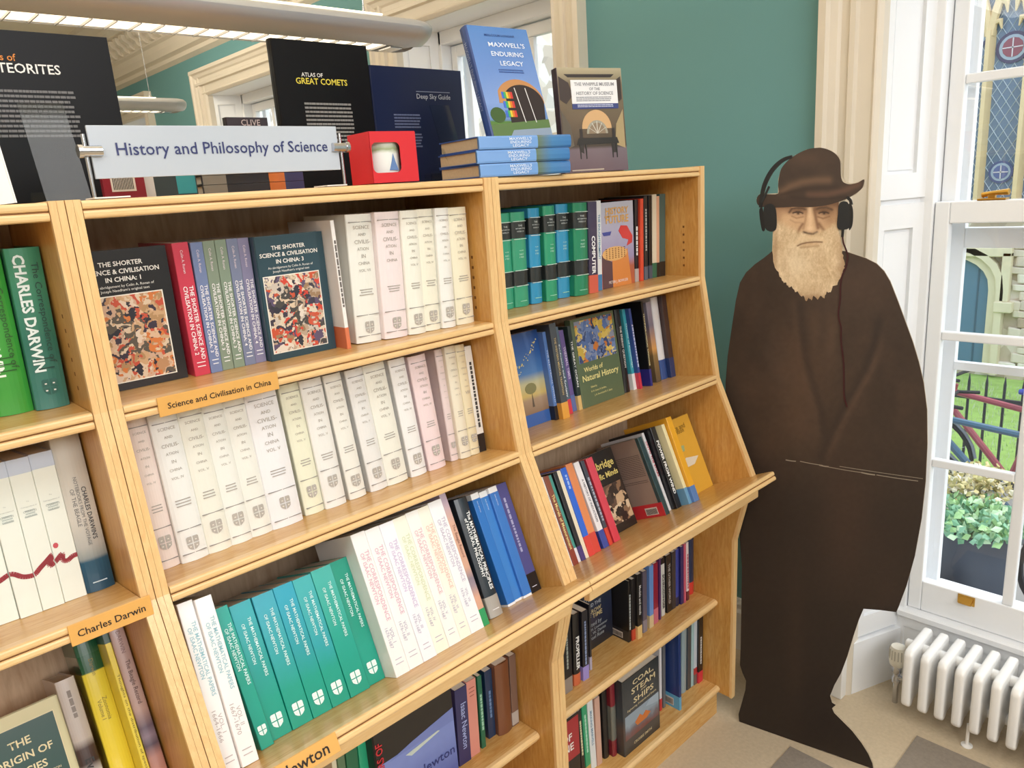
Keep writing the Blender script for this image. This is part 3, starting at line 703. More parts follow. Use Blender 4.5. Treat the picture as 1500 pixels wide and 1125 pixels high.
row(SH3, WM3, G3, [
 mp('white paperback with blue-grey lettering', (324, 1142), (356, 1127), (252, 890), 'efecea', vol=('VOL. I', '1664-1666'), D=.155),
 mp('taller white paperback', (359.5, 1124), (382, 1112.5), (281, 882), 'f0ecea', vol=('VOL. II', '1667-1670'), D=.155),
 mp('deep green cloth spine', (384, 1099.7), (399, 1087.7), (314, 894), TG(1, '159a86', '1fa396'), True),
 mp('turquoise cloth spine', (401, 1086), (430.5, 1070), (338, 889), TG(2), True),
 mp('bluer turquoise spine', (432, 1069), (461.5, 1053), (371, 875.7), TG(3, '2a9fa0', '3fa9bd'), True),
 mp('sea-green cloth spine', (463, 1051.7), (488.7, 1037), (402, 862), TG(4, '2699a0', '2fa6c0'), True),
 mp('faded turquoise spine', (490, 1036.5), (514.8, 1022), (429.5, 851), TG(5, '2c9fa8', '43b1b4'), True),
 mp('lighter jade spine', (516.7, 1021.8), (541.5, 1005.8), (456, 838), TG(6, '1ea08e', '43b2a8'), True),
 mp('unfaded emerald spine', (543, 1005), (569, 991.7), (485, 825), TG(7, '12947e', '16967f'), True),
 cor('white spine, red lettering, grey-green side', (586, 991), (602, 981), (514, 785), 'f0eeec', 'dcb0be', 'I'),
 cor('white spine, rose lettering', (603, 981), (623.3, 969.3), (533, 778.7), 'f1efee', 'dab2c2', 'II'),
 cor('white spine, mauve lettering', (624, 969), (641, 958), (554, 770.7), 'efeef4', 'cdbcd8', 'III'),
 cor('cream spine, green lettering', (642, 958), (660, 947), (573, 762.7), 'f1efe0', 'd2dab8', 'IV'),
 cor('white spine, pink lettering', (661, 947), (676.7, 937), (594, 753), 'f2f0ec', 'deb8c0', 'V'),
 cor('ivory spine, salmon lettering', (677.5, 937), (692.7, 927.7), (610, 746.7), 'f2efe2', 'e4c0b4', 'VI'),
 cor('bright white spine, lilac lettering', (693.5, 927.7), (710, 917), (629, 737), 'f1f1f4', 'c4bacc', 'VII'),
 ('tall peach spine with green foot', (711, 917), (722, 911.7), (643.4, 718.6), ramp_mat('peach_spine', [(0, 'cf9f86'), (.06, 'd8a68c'), (.085, '9c8a94'), (.10, '8d7f8c'), (.125, 'd3a48c'), (.22, 'd9ac96'), (.27, 'b7a5b8')], noise=.0), dict(bands=[(0, .12, '2f9a5f')], t=[('The Beagle Record', '8a5c50', .62, .24, .5, .55, .004)])),
 ('black-blue hardback with grey foot', (723.5, 906), (747, 895.7), (674, 731), ramp_mat('black_blue_spine', [(0, '1d2a34'), (.3, '1b2630')]), dict(kind='hb', bands=[(0, .17, 'a8a39c')], t=[('The MATHEMATICAL PRINCIPLES', 'f0f2f2', .55, .66, .66, .26, .02), ('of NATURAL PHILOSOPHY', 'f0f2f2', .58, .50, .36, .26, .02)], lines=('e8e8e8', .06, .11, 1))),
 ('royal blue spine edged white', (748, 888), (756.5, 882), (692, 724), 'f1f2f4', dict(bands=[(.02, .95, '2f74c4')], t=[('ISAAC NEWTON', 'dfe9f4', .88, .10, .5, .5, 0)])),
 ('azure spine edged white', (758, 881.5), (770, 875.7), (705, 721), 'f1f2f4', dict(bands=[(.02, .95, '3d80cc')], t=[('ISAAC NEWTON', 'dfe9f4', .88, .10, .5, .5, 0)])),
 ('cobalt spine edged white', (771, 875.7), (782.7, 869), (717, 715), 'f1f2f4', dict(bands=[(.02, .95, '3a78c8')], t=[('ISAAC NEWTON', 'dfe9f4', .88, .10, .5, .5, 0)])),
 ('indigo paperback with black foot', (783.5, 867.7), (796, 860.5), (728, 711), '4e4f8c', dict(bands=[(0, .17, '17161b')], t=[('~', 'a8aad0', .62, .5, .4, .3, 0)], lines=('d8d8e8', .05, .11, 1)))])

# middle bay, shelf under the ledge
def face_globe(label, group, M, W, T, Hh, col, op):
    e = face_book(label, group, M, W, T, Hh, col, kind='hb')
    panel(e, 0, W, 0, Hh*.62, ramp_mat('blue_earth_print', [(0, '3a4a9a'), (Hh*.62, '7d8fd2')], noise=.05), 'cover_picture')
    poly(e, [(W*.15, Hh*.60), (W*.45, Hh*.66), (W, Hh*.74), (W, Hh*.60)], '7485c8')
    poly(e, [(W*.35, Hh*.56), (W*.78, Hh*.60), (W*.80, Hh*.585), (W*.42, Hh*.52)], 'c9d6d0', 'printed_spacecraft', .001)
    text('Newton', mat('2b3576', .5, name='ink2b3576'), e, (W*.72, -.0014, Hh*.30), width=W*.5, name='title_lettering')
    q = MB(); q.box((-.0022, .001, 0.001), (-.0008, T-.001, Hh-.001), BLACK); q.build('spine', e)
    text('300 YEARS OF', mat('c8323a', .5, name='inkc8323a'), e, (.010, -.0014, Hh*.55), width=Hh*.6, rot='up', name='title_lettering', bold=.02)
row(SH4, WM4, 'books under the middle bay ledge', [
 ('cream thin spine', (499, 1230), (507, 1226), (487, 1118), 'd9d2b8', dict(H=.19)),
 ('grey-green spine', (509, 1225), (519, 1219), (500, 1108), '5c7a5c', dict(H=.19)),
 ('dark green spine', (522, 1218), (538, 1209), (516, 1098), '1f6b4c', dict(H=.2)),
 ('emerald green spine', (539, 1208), (554, 1199), (534, 1089), '2fae84', dict(H=.2)),
 ('black hardback, blue planet picture facing out', (568, 1190), (678, 1127), (667, 1023), '17161b', dict(face=face_globe, H=.235, D=.03)),
 ('navy spine with pale lettering', (679.6, 1120), (696.7, 1107), (672, 1010), '2e2f63', dict(t=[('Isaac Newton', 'a9b6e6', .5, .6, .6, .5)])),
 ('salmon pink spine', (698.6, 1105), (711, 1096.6), (691, 996), 'dc9488', dict(lines=('b06a60', .8, .9, 3))),
 ('bottle green spine', (713.5, 1092.5), (721, 1089), (706, 988), '1f6a50', dict(t=[('~', '9fd0b8', .5, .5, .5, .4)])),
 ('navy blue spine', (724, 1078), (734.7, 1070.8), (717, 981), '20395c', dict(t=[('~', '6f8cb8', .5, .4, .5, .4)])),
 ('wide brown cloth spine', (742, 1073.5), (759.6, 1060), (734, 972), '7a4c34', dict(kind='hb')),
 ('grey-brown spine with white label', (761, 1058.6), (770, 1053.7), (755.6, 957), '7c6358', dict(bands=[(.02, .2, 'b9b4b0')]))])
# ------------------------------------------------------------------ left bay
WL1, WL2, WL3 = "the left bay's top shelf", "the left bay's second shelf", "the left bay's tilted ledge"
def lrow(shelf, group, items): row(shelf, '', group, items)
row(SH1, WL1, 'green volumes in the left bay', [
 ('bright green hardback', (-4, 613), (57, 599.5), (-60, 375), '3f9a3c', dict(kind='hb', label="bright grass-green hardback at the photo's left edge, left bay top shelf", t=[('The Correspondence of', '24561f', .60, .62, .72, .26, .004), ('CHARLES DARWIN', 'e9f2e6', .62, .75, .30, .42, .03)], lines=('24561f', .28, .36, 3))),
 ('dark teal-green hardback', (66, 601), (116, 591), (17, 365), ramp_mat('teal_green_cloth', [(0, '3f7a70'), (.1, '2f6f5f'), (.2, '3f8a6a')]), dict(kind='hb', label='dark teal-green hardback beside the bright green one, left bay top shelf', t=[('The Correspondence of', '1d4238', .60, .62, .72, .26, .004), ('CHARLES DARWIN', 'dfece8', .60, .72, .32, .42, .03)], lines=('1d4238', .26, .32, 2), crest=('2f6258', .14)))])
# the red signature runs across the four white paperbacks: each spine carries its own piece
SIG = mat('c4525c', .5, name='red_signature_ink')
GW = 'white signature-set paperbacks in the left bay'
sig_t = dict(lines=('b4bdb8', .62, .66, 3), h=[('The', 'a8b0ac', .72, .12, .004), ('Correspondence of', 'a8b0ac', .685, .7, .004), ('CHARLES', 'a8b0ac', .655, .6, .006), ('DARWIN', 'a8b0ac', .625, .5, .006)])
def wl(lab, BL, BR, TL):
    d = dict(sig_t); d.update(label=lab, bands=[(.90, 1, 'c3cede')], t=[('Cambridge', 'c99', .13, .12, .5, .2, 0)] if 0 else [], D=.16)
    return ('white paperback', BL, BR, TL, 'e9eee4', d)
k0 = len(COL.objects)
row(SH2, WL2, GW, [
 wl('white signature paperback, fifth to the left of the grey jacketed hardback', (-38, 928), (-1, 917.5), (-98, 704)),
 wl('white signature paperback, fourth to the left of the grey jacketed hardback', (0, 917), (38, 904.5), (-61, 694)),
 wl('white signature paperback, third to the left of the grey jacketed hardback', (38.7, 904.5), (74.5, 891), (-23, 684)),
 wl('white signature paperback, second to the left of the grey jacketed hardback', (75.5, 891), (110, 877.5), (15, 675)),
 wl('white paperback with the tail of the red signature, touching the grey jacketed hardback', (110.8, 877.5), (147, 864.5), (52, 665)),
 ('grey', (151, 863), (196, 850), (93, 640), ramp_mat('grey_jacket_print', [(0, '1e4a62'), (.050, '24536c'), (.056, '8d9696'), (.075, 'b4b4ae'), (.12, 'cfcabf'), (.22, 'c9c5bb')]), dict(kind='hb', label='grey jacketed hardback with sea-blue foot beside the left divider', t=[("CHARLES DARWIN'S", '3c3f44', .50, .34, .70, .22, .012), ('NOTEBOOKS FROM THE VOYAGE', '6a6c6e', .52, .44, .48, .15, .0), ('OF THE BEAGLE', '6a6c6e', .55, .24, .30, .14, .0)], lines=('cfe0e8', .06, .10, 1)))])
whites = [o for o in COL.objects if o.get('group') == GW and 'signature' in o['label'] or o.get('label', '').startswith('white paperback')]
# signature path in photo pixels, laid on the spines
path = [(-30, 868), (-12, 858), (0, 851), (16, 841), (34, 845), (50, 842), (58, 833), (68, 822), (77, 812), (74, 821), (73, 829), (82, 822), (91, 811), (92, 820), (99, 821), (107, 814), (118, 811), (123, 814), (118, 819)]
def sm(pts, k=5):
    out = []; P_ = [Vector(p) for p in pts]
    for i in range(len(P_)-1):
        p0 = P_[max(i-1, 0)]; p1 = P_[i]; p2 = P_[i+1]; p3 = P_[min(i+2, len(P_)-1)]
        for j in range(k):
            t = j/k; out.append(.5*((2*p1)+(p2-p0)*t+(2*p0-5*p1+4*p2-p3)*t*t+(3*p1-p0-3*p2+p3)*t**3))
    out.append(P_[-1]); return out
sp = sm(path)
for wroot in whites:
    bpy.context.view_layer.update()
    W_ = wroot.matrix_world; inv = W_.inverted(); nrm = W_.to_3x3() @ Vector((0, 1, 0)); c = nrm.dot(W_.translation - nrm*.0008)
    cov = [o for o in wroot.children if o.name.startswith('cover')][0]; T = max(v.co.x for v in cov.data.vertices)
    q = MB(); any_ = False
    for i in range(len(sp)-1):
        a, b = inv @ hit(*sp[i], nrm, c), inv @ hit(*sp[i+1], nrm, c)
        if b.x < 0 or a.x > T: 
            if not (a.x < T and b.x > 0): continue
        lo, hi = 0.0003, T-.0003
        ax = min(max(a.x, lo), hi); bx = min(max(b.x, lo), hi)
        if abs(bx-ax) < 1e-5 and not (lo < a.x < hi): continue
        d = (b-a).normalized() if (b-a).length > 0 else Vector((1, 0, 0)); n_ = Vector((-d.z, 0, d.x))*.0036
        pa = Vector((ax, -.0008, a.z)); pb = Vector((bx, -.0008, b.z))
        vs = [pa-n_, pb-n_, pb+n_, pa+n_]; vs = [(min(max(v.x, 0), T), -.0008, v.z) for v in vs]
        q.add(vs, [(0, 1, 2, 3)], SIG); q.add(vs, [(3, 2, 1, 0)], SIG); any_ = True
    dv = inv @ hit(81.5, 799, nrm, c)
    if 0 < dv.x < T:
        q.add([(min(T, max(0, dv.x+.0038*math.cos(k_*.785))), -.0009, dv.z+.0045*math.sin(k_*.785)) for k_ in range(8)], [tuple(range(8))], SIG); pass
    if any_:
        q.build('signature_stroke', wroot)
def face_origin(label, group, M, W, T, Hh, col, op):
    e = face_book(label, group, M, W, T, Hh, col, kind='hb'); g = '1f4a44'; cr = mat('e6dcb0', .5, name='inke6dcb0')
    panel(e, W*.06, W*.92, Hh*.35, Hh*.90, 'e6dcb0', 'picture_border'); panel(e, W*.07, W*.91, Hh*.358, Hh*.892, g, 'title_panel', .0009)
    for i, (s_, w_) in enumerate((('THE', .22), ('ORIGIN OF', .56), ('SPECIES', .44))):
        text(s_, cr, e, (W*.50, -.0016, Hh*(.76-i*.115)), height=Hh*.062, name='title_lettering', bold=.018)
    text('BY MEANS OF NATURAL SELECTION', cr, e, (W*.5, -.0016, Hh*.45), width=W*.66, name='subtitle_lettering')
    text('CHARLES DARWIN', cr, e, (W*.5, -.0016, Hh*.39), width=W*.4, name='subtitle_lettering')
YS = ramp_mat('yellow_jacket_print', [(0, 'ecd23c'), (.21, 'eedd4a'), (.212, '1f5a3c'), (.25, '1f5a3c')], rough=.2, coat=.7)
row(SH3, WL3, 'books on the left bay ledge', [
 ('cream', (-24, 1178), (152, 1178), (96.5, 1011.7), 'd9d3a4', dict(W=.15, face=face_origin, D=.02, label='cream hardback with green title panel facing out, lower left corner')),
 ('grey', (156, 1180), (189, 1166), (87, 999), ramp_mat('grey_photo_jacket', [(0, 'e3dfda'), (.05, 'e6e2dc'), (.075, '3c2c2a'), (.10, '473632'), (.115, 'b9b0a8'), (.22, 'cfc8c2')]), dict(kind='hb', label='grey jacketed hardback lettered down its spine, beside the green-panelled cover', t=[('Evolution', '2a2624', .22, .32, .5, .5, .02), ('~', '8a827c', .80, .22, .5, .3, 0)])),
 ('yellow', (196, 1158), (243, 1146), (124, 924), YS, dict(kind='hb', label='thick yellow hardback with a dark green top band, left bay ledge', bands=[(.86, 1, '1f5a3c')], t=[('Darwin', '8a7a2a', .78, .10, .5, .3, 0), ('Zoonomia', '8a7a2a', .52, .14, .6, .3, 0), ('Volume I', '8a7a2a', .52, .12, .35, .25, 0)])),
 ('yellow', (245, 1146), (256, 1142), (169, 909), 'eed94a', dict(kind='pb', label='thin yellow book with a dark green top, between thick yellow and mauve', bands=[(.89, 1, '1f4a38')], t=[('Thoughts on the distribution of species', '7a6a20', .40, .6, .5, .5, 0)])),
 ('mauve', (258, 1142), (285, 1133), (181, 901), ramp_mat('mauve_spine', [(0, 'c9907a'), (.05, 'b98a80'), (.07, '5f5362'), (.085, '8d7e8c'), (.10, '6a5c6c'), (.13, 'b79a90'), (.24, 'c3aaa6')]), dict(kind='hb', label='mauve-pink hardback lettered with a voyage record, against the divider', bands=[(0, .03, '2f8a4f')], t=[('The Beagle Record', '5c4644', .62, .26, .5, .42, .004), ('DARWIN', '8a6f70', .86, .13, .5, .3, 0)]))])

# ------------------------------------------------------------------ right bay
G_, B_ = '33a07e', '2f93c0'
def setv(look, BL, BR, TL, c, **k):
    d = dict(kind='hb', bands=[(.73, .90, '2b3030'), (.23, .385, '2b3030')], rules=('dfe9e2', .72, .905, .225, .39),
             h=[('THE', 'c9d2d0', .86, .3, .004), ('MATHEMATICAL', 'c9d2d0', .83, .66, .005), ('PAPERS OF', 'c9d2d0', .80, .5, .004), ('VOLUME', 'bfe3d2', .60, .3, .005), ('PART', 'bfe3d2', .56, .3, .004), ('1700', 'bfe3d2', .53, .3, .004)], lines=('9fd8c0', .06, .1, 1)); d.update(k)
    return (look, BL, BR, TL, c, d)
def face_future(label, group, M, W, T, Hh, col, op):
    e = face_book(label, group, M, W, T, Hh, ramp_mat('lilac_sky_cover', [(0, 'c0643c'), (Hh*.3, 'b0604a'), (Hh*.42, '9a90b8'), (Hh, 'b9bccb')], noise=.03)); go = mat('d9a860', .5, name='inkd9a860')
    text('HISTORY', go, e, (W*.52, -.0012, Hh*.90), width=W*.66, name='title_lettering', bold=.03); text('of the', go, e, (W*.25, -.0012, Hh*.845), width=W*.2, name='title_lettering'); text('FUTURE', go, e, (W*.52, -.0012, Hh*.80), width=W*.66, name='title_lettering', bold=.03)
    poly(e, [(W*.05, 0), (W*.05, Hh*.40), (W*.34, Hh*.30), (W*.34, 0)], '5b4048', 'printed_tower')
    poly(e, [(W*.34, 0), (W*.34, Hh*.32), (W*.80, Hh*.44), (W*.90, 0)], 'd98a48', 'printed_tower')
    poly(e, [(W*(.42+.36*math.cos(a)), Hh*(.40+.085*math.sin(a))) for a in [i*math.pi/8 for i in range(16)]], 'e0b070', 'printed_dome', .0010)
    for k in range(6):
        q = MB(); zz = Hh*(.345+k*.022)
        for j in range(7):
            x = W*(.16+j*.088); q.box((x, -.0014, zz), (x+W*.035, 0, zz+Hh*.010), mat('7a4a2a', .5))
        q.build('printed_windows', e)
    poly(e, [(W*.55, Hh*.66), (W*.62, Hh*.72), (W*.80, Hh*.71), (W*.96, Hh*.58), (W*.94, Hh*.50), (W*.78, Hh*.47), (W*.84, Hh*.54), (W*.66, Hh*.57)], 'cf3a38', 'printed_red_chair', .0010)
    poly(e, [(W*.08, Hh*.66), (W*.34, Hh*.665), (W*.30, Hh*.62), (W*.12, Hh*.62)], '3f4a9a', 'printed_blue_chair', .0010)
    text('PETER J. BOWLER', mat('f0e4e0', .5, name='inkf0e4e0'), e, (W*.5, -.0016, Hh*.06), width=W*.56, name='author_lettering')
row(SH1, WR1, 'books on the right bay top shelf', [
 setv('green cloth hardback with black bands', (736.8, 455), (756, 451), (728.5, 314), G_),
 setv('lighter green hardback with black bands', (758, 451), (780.5, 447), (750, 312), '3a9f7a'),
 setv('blue hardback with black bands', (782, 446), (803.5, 443), (777, 306), B_),
 setv('narrow green black-banded hardback', (805, 442), (821, 438.5), (799, 302.5), '2d9a72'),
 setv('sky blue hardback with black bands', (823, 437.5), (842, 434), (818.7, 300), '3492bd'),
 setv('emerald hardback with dark green side', (849, 434), (869, 430), (846, 298), '20855f'),
 ('dark purple spine, bold white lettering', (870, 429.5), (879, 427), (867.5, 296), '3c3550', dict(bands=[(0, .20, 'd0604c')], t=[('COMPUTER', 'f2f2f2', .42, .42, .5, .6, .03)])),
 ('white spine with blue foot', (880, 425.5), (888.5, 424), (878.7, 294), 'dfe2e2', dict(bands=[(0, .18, '3f7fb0')], t=[('THE ENLIGHTENMENT', '4f8fb0', .60, .5, .5, .6, .01)])),
 ('pictorial cover facing out, red chair', (889.5, 424), (936, 413), (934.7, 292.7), '9c8fa8', dict(face=face_future, D=.018)),
 ('black spine with small white lettering', (937, 412), (944.6, 411), (936, 292), '1c1a22', dict(bands=[(0, .16, 'b9b0ac')], t=[('~', 'f0f0f0', .50, .35, .5, .5, .02)])),
 ('thin scarlet spine', (945, 411), (949.5, 410), (944.8, 290.8), 'd8492f', {}),
 ('charcoal spine with grey foot', (951, 409), (957, 408), (950, 287.3), '26282c', dict(bands=[(0, .16, '5a6474')], t=[('~', 'b0b4b0', .6, .5, .5, .5)])),
 ('black spine with slate foot', (958, 407), (962.4, 406), (957, 286), '1a1c20', dict(bands=[(0, .16, '4c5668')])),
 ('cream spine with green foot', (963, 406), (969, 404.7), (962.7, 284.7), 'ddd3bd', dict(bands=[(0, .18, '2f6a52')])),
 ('peach spine with black foot', (970, 404.5), (973.5, 403.8), (969.5, 287), 'd9a98c', dict(bands=[(0, .18, '1d1d1f')])),
 ('grey-green spine with black foot', (974, 403.7), (981.5, 402), (974.7, 284), '47625f', dict(bands=[(0, .18, '1d1f20')]))])
def face_star(label, group, M, W, T, Hh, col, op):
    e = face_book(label, group, M, W, T, Hh, ramp_mat('night_sky_cover', [(0, '3a62a8'), (Hh*.13, '3a62a8'), (Hh*.132, '8a6f58'), (Hh*.28, 'a88c70'), (Hh*.33, 'c9b068'), (Hh*.46, 'b9b48c'), (Hh*.56, '4a78b0'), (Hh*.8, '2c5aa0'), (Hh, '1f4484')], noise=.0))
    yw = mat('e9d98a', .5, name='inke9d98a'); rnd = random.Random(4)
    for k in range(34):
        t = k/34; x = W*(.90-.72*t+rnd.uniform(-.06, .06)); z = Hh*(.90-.34*t+rnd.uniform(-.03, .03)); r = rnd.uniform(.0012, .003)
        if k % 3 == 0 or True:
            q = MB(); q.add([(x-r, -.0012, z), (x, -.0012, z-r), (x+r, -.0012, z), (x, -.0012, z+r)], [(0, 1, 2, 3)], yw); q.build('printed_star', e)
    poly(e, [(W*.52, Hh*.20), (W*.55, Hh*.34), (W*.56, Hh*.34), (W*.58, Hh*.20)], '5a4a3a', 'printed_tree')
    poly(e, [(W*(.54+.17*math.cos(a)), Hh*(.40+.06*math.sin(a))) for a in [i*math.pi/7 for i in range(14)]], '7f7a4c', 'printed_tree', .0010)
    text('OF THE', mat('e8e8f4', .5, name='inke8e8f4'), e, (W*.12, -.0012, Hh*.86), width=W*.2, name='title_lettering'); text('WORLD', mat('e8e8f4', .5, name='inke8e8f4'), e, (W*.13, -.0012, Hh*.66), width=W*.24, name='title_lettering')
WART = voronoi_mat('beasts_picture_print', ['5a74a8', '6f86b4', 'c9ac4c', '40507a', '8a93a8', 'd9bf66', '2f3c60', '7a8ab0', 'e0cf96', 'c77a3a', '50689a'], 60)
def face_worlds(label, group, M, W, T, Hh, col, op):
    e = face_book(label, group, M, W, T, Hh, '5b6b50'); yw = mat('e6dc96', .5, name='inke6dc96')
    panel(e, W*.06, W*.95, Hh*.50, Hh*.97, WART, 'cover_picture')
    text('Worlds of', yw, e, (W*.35, -.0012, Hh*.42), height=Hh*.055, name='title_lettering', bold=.015); text('Natural History', yw, e, (W*.5, -.0012, Hh*.315), width=W*.86, name='title_lettering', bold=.015)
    for i, s_ in enumerate(('Edited by', 'H. A. Curry, N. Jardine,', 'J. A. Secord and E. C. Spary')):
        text(s_, yw, e, (W*(.30+.1*i), -.0012, Hh*(.21-i*.05)), height=Hh*.026, name='editor_lettering', maxw=W*.6)
row(SH2, WR2, 'books on the right bay second shelf', [
 ('starry night-sky cover facing out', (771, 627), (811, 614), (774.7, 486.7), '2c5aa0', dict(W=.125, face=face_star, D=.02)),
 ('light blue spine with black foot', (814, 616), (823, 614), (790.7, 488), '5a80c0', dict(bands=[(0, .16, '1c1d22')], t=[('THE ELECTRICAL WORLD', 'd0dcf0', .5, .6, .5, .4)])),
 ('dark grey spine with orange foot', (824.8, 614.7), (835.5, 610), (798.7, 476.5), '3f4448', dict(bands=[(0, .17, 'e0a040')], t=[('THE WESTERN MEDICAL TRADITION', 'c9b078', .55, .6, .5, .4)])),
 ('grey-blue spine with red foot', (836, 607), (845, 603.5), (812, 480), '4f6478', dict(bands=[(0, .17, 'd23a4a')], t=[('Epidemics and Society', 'e6eef2', .5, .6, .5, .45)])),
 ('purple paperback spine', (845.8, 601), (852.5, 598.7), (824.8, 483.5), '6a5a94', dict(bands=[(0, .2, '5f6fa8')], t=[('THERMAL TIMES', 'd8cce6', .6, .4, .5, .5)])),
 ('green-black spine with cream foot', (855, 599), (864.8, 597), (837, 477), '2b3a38', dict(bands=[(0, .17, 'd9b878')], t=[('THE GREAT OCEAN', 'f0f4f2', .55, .55, .5, .5)])),
 ('olive cover with painted beasts facing out', (866, 593), (926, 573.5), (899, 455), '5b6b50', dict(face=face_worlds, D=.025)),
 ('black hardback spine, plain black side', (928, 572), (938, 569), (912, 451.5), '17181d', dict(kind='hb', t=[('THE ENERGY QUESTION', 'e0e0dc', .55, .5, .5, .4)])),
 ('teal spine with white foot', (941, 567), (948, 565.5), (923.5, 450.7), '3f9fb0', dict(bands=[(0, .2, 'e6e8ea')], t=[('Oceans of Knowledge', 'dff2f4', .55, .55, .5, .5)])),
 ('navy blue spine with crimson foot', (949, 566), (954.5, 564.5), (931.5, 450), '32488c', dict(bands=[(0, .2, 'c8324a')], t=[('~', 'c9d0ea', .55, .5, .5, .5)])),
 ('thick black hardback, violet foot', (966.7, 561), (975, 560.0), (952, 438.7), '16181a', dict(kind='hb', bands=[(0, .2, '2c2f80')], t=[('TECHNOLOGICAL CHANGE', 'f0e6b4', .55, .62, .5, .6, .02)])),
 ('brown-orange photographic spine', (976, 555.5), (983, 553), (960, 440), ramp_mat('tan_photo_spine', [(0, '5c5040'), (.08, '8a7048'), (.1, 'd09a5c'), (.17, '7a7488'), (.24, '9a94a4')]), {}),
 ('thick white jacket with navy foot', (984.5, 551.5), (998.7, 548), (969, 433), 'dcdce0', dict(kind='hb', bands=[(0, .24, '34508c')])),
 ('dark brown spine at the end', (999.5, 547.5), (1006, 545.5), (985, 430), '43302e', dict(bands=[(0, .24, '2a3a68')]))])
def face_minds(label, group, M, W, T, Hh, col, op):
    e = face_book(label, group, M, W, T, Hh, '26201c'); yw = mat('e6d27c', .5, name='inke6d27c')
    panel(e, W*.02, W*.98, Hh*.10, Hh*.58, voronoi_mat('old_portrait_print', ['3a2c24', '6a5040', 'c9a884', '8a6a50', '4a3a30', 'd9c0a0', '2a211c'], 45), 'cover_picture')
    text('Cambridge', yw, e, (W*.5, -.0012, Hh*.82), width=W*.86, name='title_lettering', bold=.02); text('Scientific Minds', yw, e, (W*.5, -.0012, Hh*.70), width=W*.92, name='title_lettering', bold=.02)
def face_wind(label, group, M, W, T, Hh, col, op):
    e = face_book(label, group, M, W, T, Hh, 'dba83c')
    text('Science and', mat('8a6a24', .5, name='ink8a6a24'), e, (W*.5, -.0012, Hh*.88), width=W*.6, name='title_lettering'); text('Invention', mat('8a6a24', .5, name='ink8a6a24'), e, (W*.5, -.0012, Hh*.83), width=W*.46, name='title_lettering')
    poly(e, [(W*.16, Hh*.50), (W*.24, Hh*.60), (W*.42, Hh*.60), (W*.50, Hh*.50), (W*.36, Hh*.42), (W*.22, Hh*.42)], '6f86b8', 'printed_figure')
    poly(e, [(W*.36, Hh*.60), (W*.44, Hh*.65), (W*.58, Hh*.64), (W*.56, Hh*.57), (W*.42, Hh*.56)], '9fb07c', 'printed_figure', .0010)
    poly(e, [(W*.30, Hh*.42), (W*.52, Hh*.48), (W*.88, Hh*.44), (W*.70, Hh*.36), (W*.36, Hh*.36)], 'ded6c2', 'printed_figure', .0010)
    poly(e, [(W*.30, Hh*.36), (W*.40, Hh*.36), (W*.44, Hh*.22), (W*.38, Hh*.21)], '6b7fae', 'printed_figure')
row(SH3, WR3, 'books on the right bay ledge', [
 ('narrow white spine', (834.8, 832), (840, 829), (789.5, 701), 'ece9e6', dict(t=[('Wisdom, Wisdom, and Wonderful', '7a7a8a', .5, .6, .5, .5)])),
 ('brown spine with gold lettering', (840.7, 829), (847, 825), (794.8, 700), '8a4a38', dict(t=[('The Morals of Measurement', 'f0dc96', .48, .62, .5, .6, .02)], bands=[(0, .2, '8f3f30')])),
 ('teal-green spine with white foot', (848, 824), (852.7, 822), (804, 697), '4a9a8e', dict(bands=[(0, .16, 'e8e4ea')])),
 ('black spine with violet foot', (853, 822), (857, 819), (810, 693.3), '24242a', dict(bands=[(0, .16, '4a3a7a')])),
 ('cream plain spine', (858, 819), (863, 816), (814, 691.5), 'ebe0c6', {}),
 ('vivid blue spine with red foot', (864, 816), (872.7, 811.5), (820, 688), '2a66d8', dict(bands=[(0, .22, 'd8443c')], t=[('~', 'a9c4f4', .85, .14, .5, .3)])),
 ('orange spine with red foot', (873, 810.7), (883, 806), (830, 681), 'e08a54', dict(bands=[(0, .22, 'd2463a')])),
 ('white spine with blue foot', (885.0, 803.5), (891, 799.5), (840, 679), 'ece8ea', dict(bands=[(0, .2, '3a4a9c')], t=[('A HISTORY OF INDUCTION', '5a5a68', .55, .5, .5, .5)])),
 ('charcoal spine, red foot', (892, 800), (900, 796.5), (849, 677), '3d3f4c', dict(bands=[(0, .2, 'd0402f')], t=[('~', 'b0b4c4', .55, .5, .5, .4)])),
 ('bright red spine', (900.7, 795), (909.5, 790), (858, 673), 'd23a4c', {}),
 ('black cover with old portrait facing out', (911, 779), (934, 766), (894, 654), '26201c', dict(face=face_minds, D=.02)),
 ('dark teal spine, grey-brown side board', (976, 755), (980.5, 752), (934, 642), '2c4448', dict(side=('9a8478', 'c8323a', '5c4c44', True))),
 ('white spine with red lettering', (981, 748.5), (986, 746.5), (940, 635), 'e6e4e6', dict(t=[('UNTO THE STARS', 'c03a4a', .66, .45, .5, .6, .02)])),
 ('thick black spine, bold white lettering', (993, 745), (1008.7, 740), (957, 626), '1c1b20', dict(t=[('POWER FROM WIND', 'f4f4f4', .50, .66, .5, .5, .03)])),
 ('pale cream spine with blue foot', (1010, 738.7), (1016.7, 736), (969, 622.7), 'e6dcae', dict(bands=[(0, .2, '6f9fc0')])),
 ('golden yellow spine with blue foot', (1017.4, 736), (1023.5, 732), (975, 613), 'e6a82c', dict(bands=[(0, .18, '5a80b8')])),
 ('ochre cover with printed figure facing out', (1024.5, 722), (1044.7, 710.7), (1002, 608), 'dba83c', dict(face=face_wind, D=.016))])
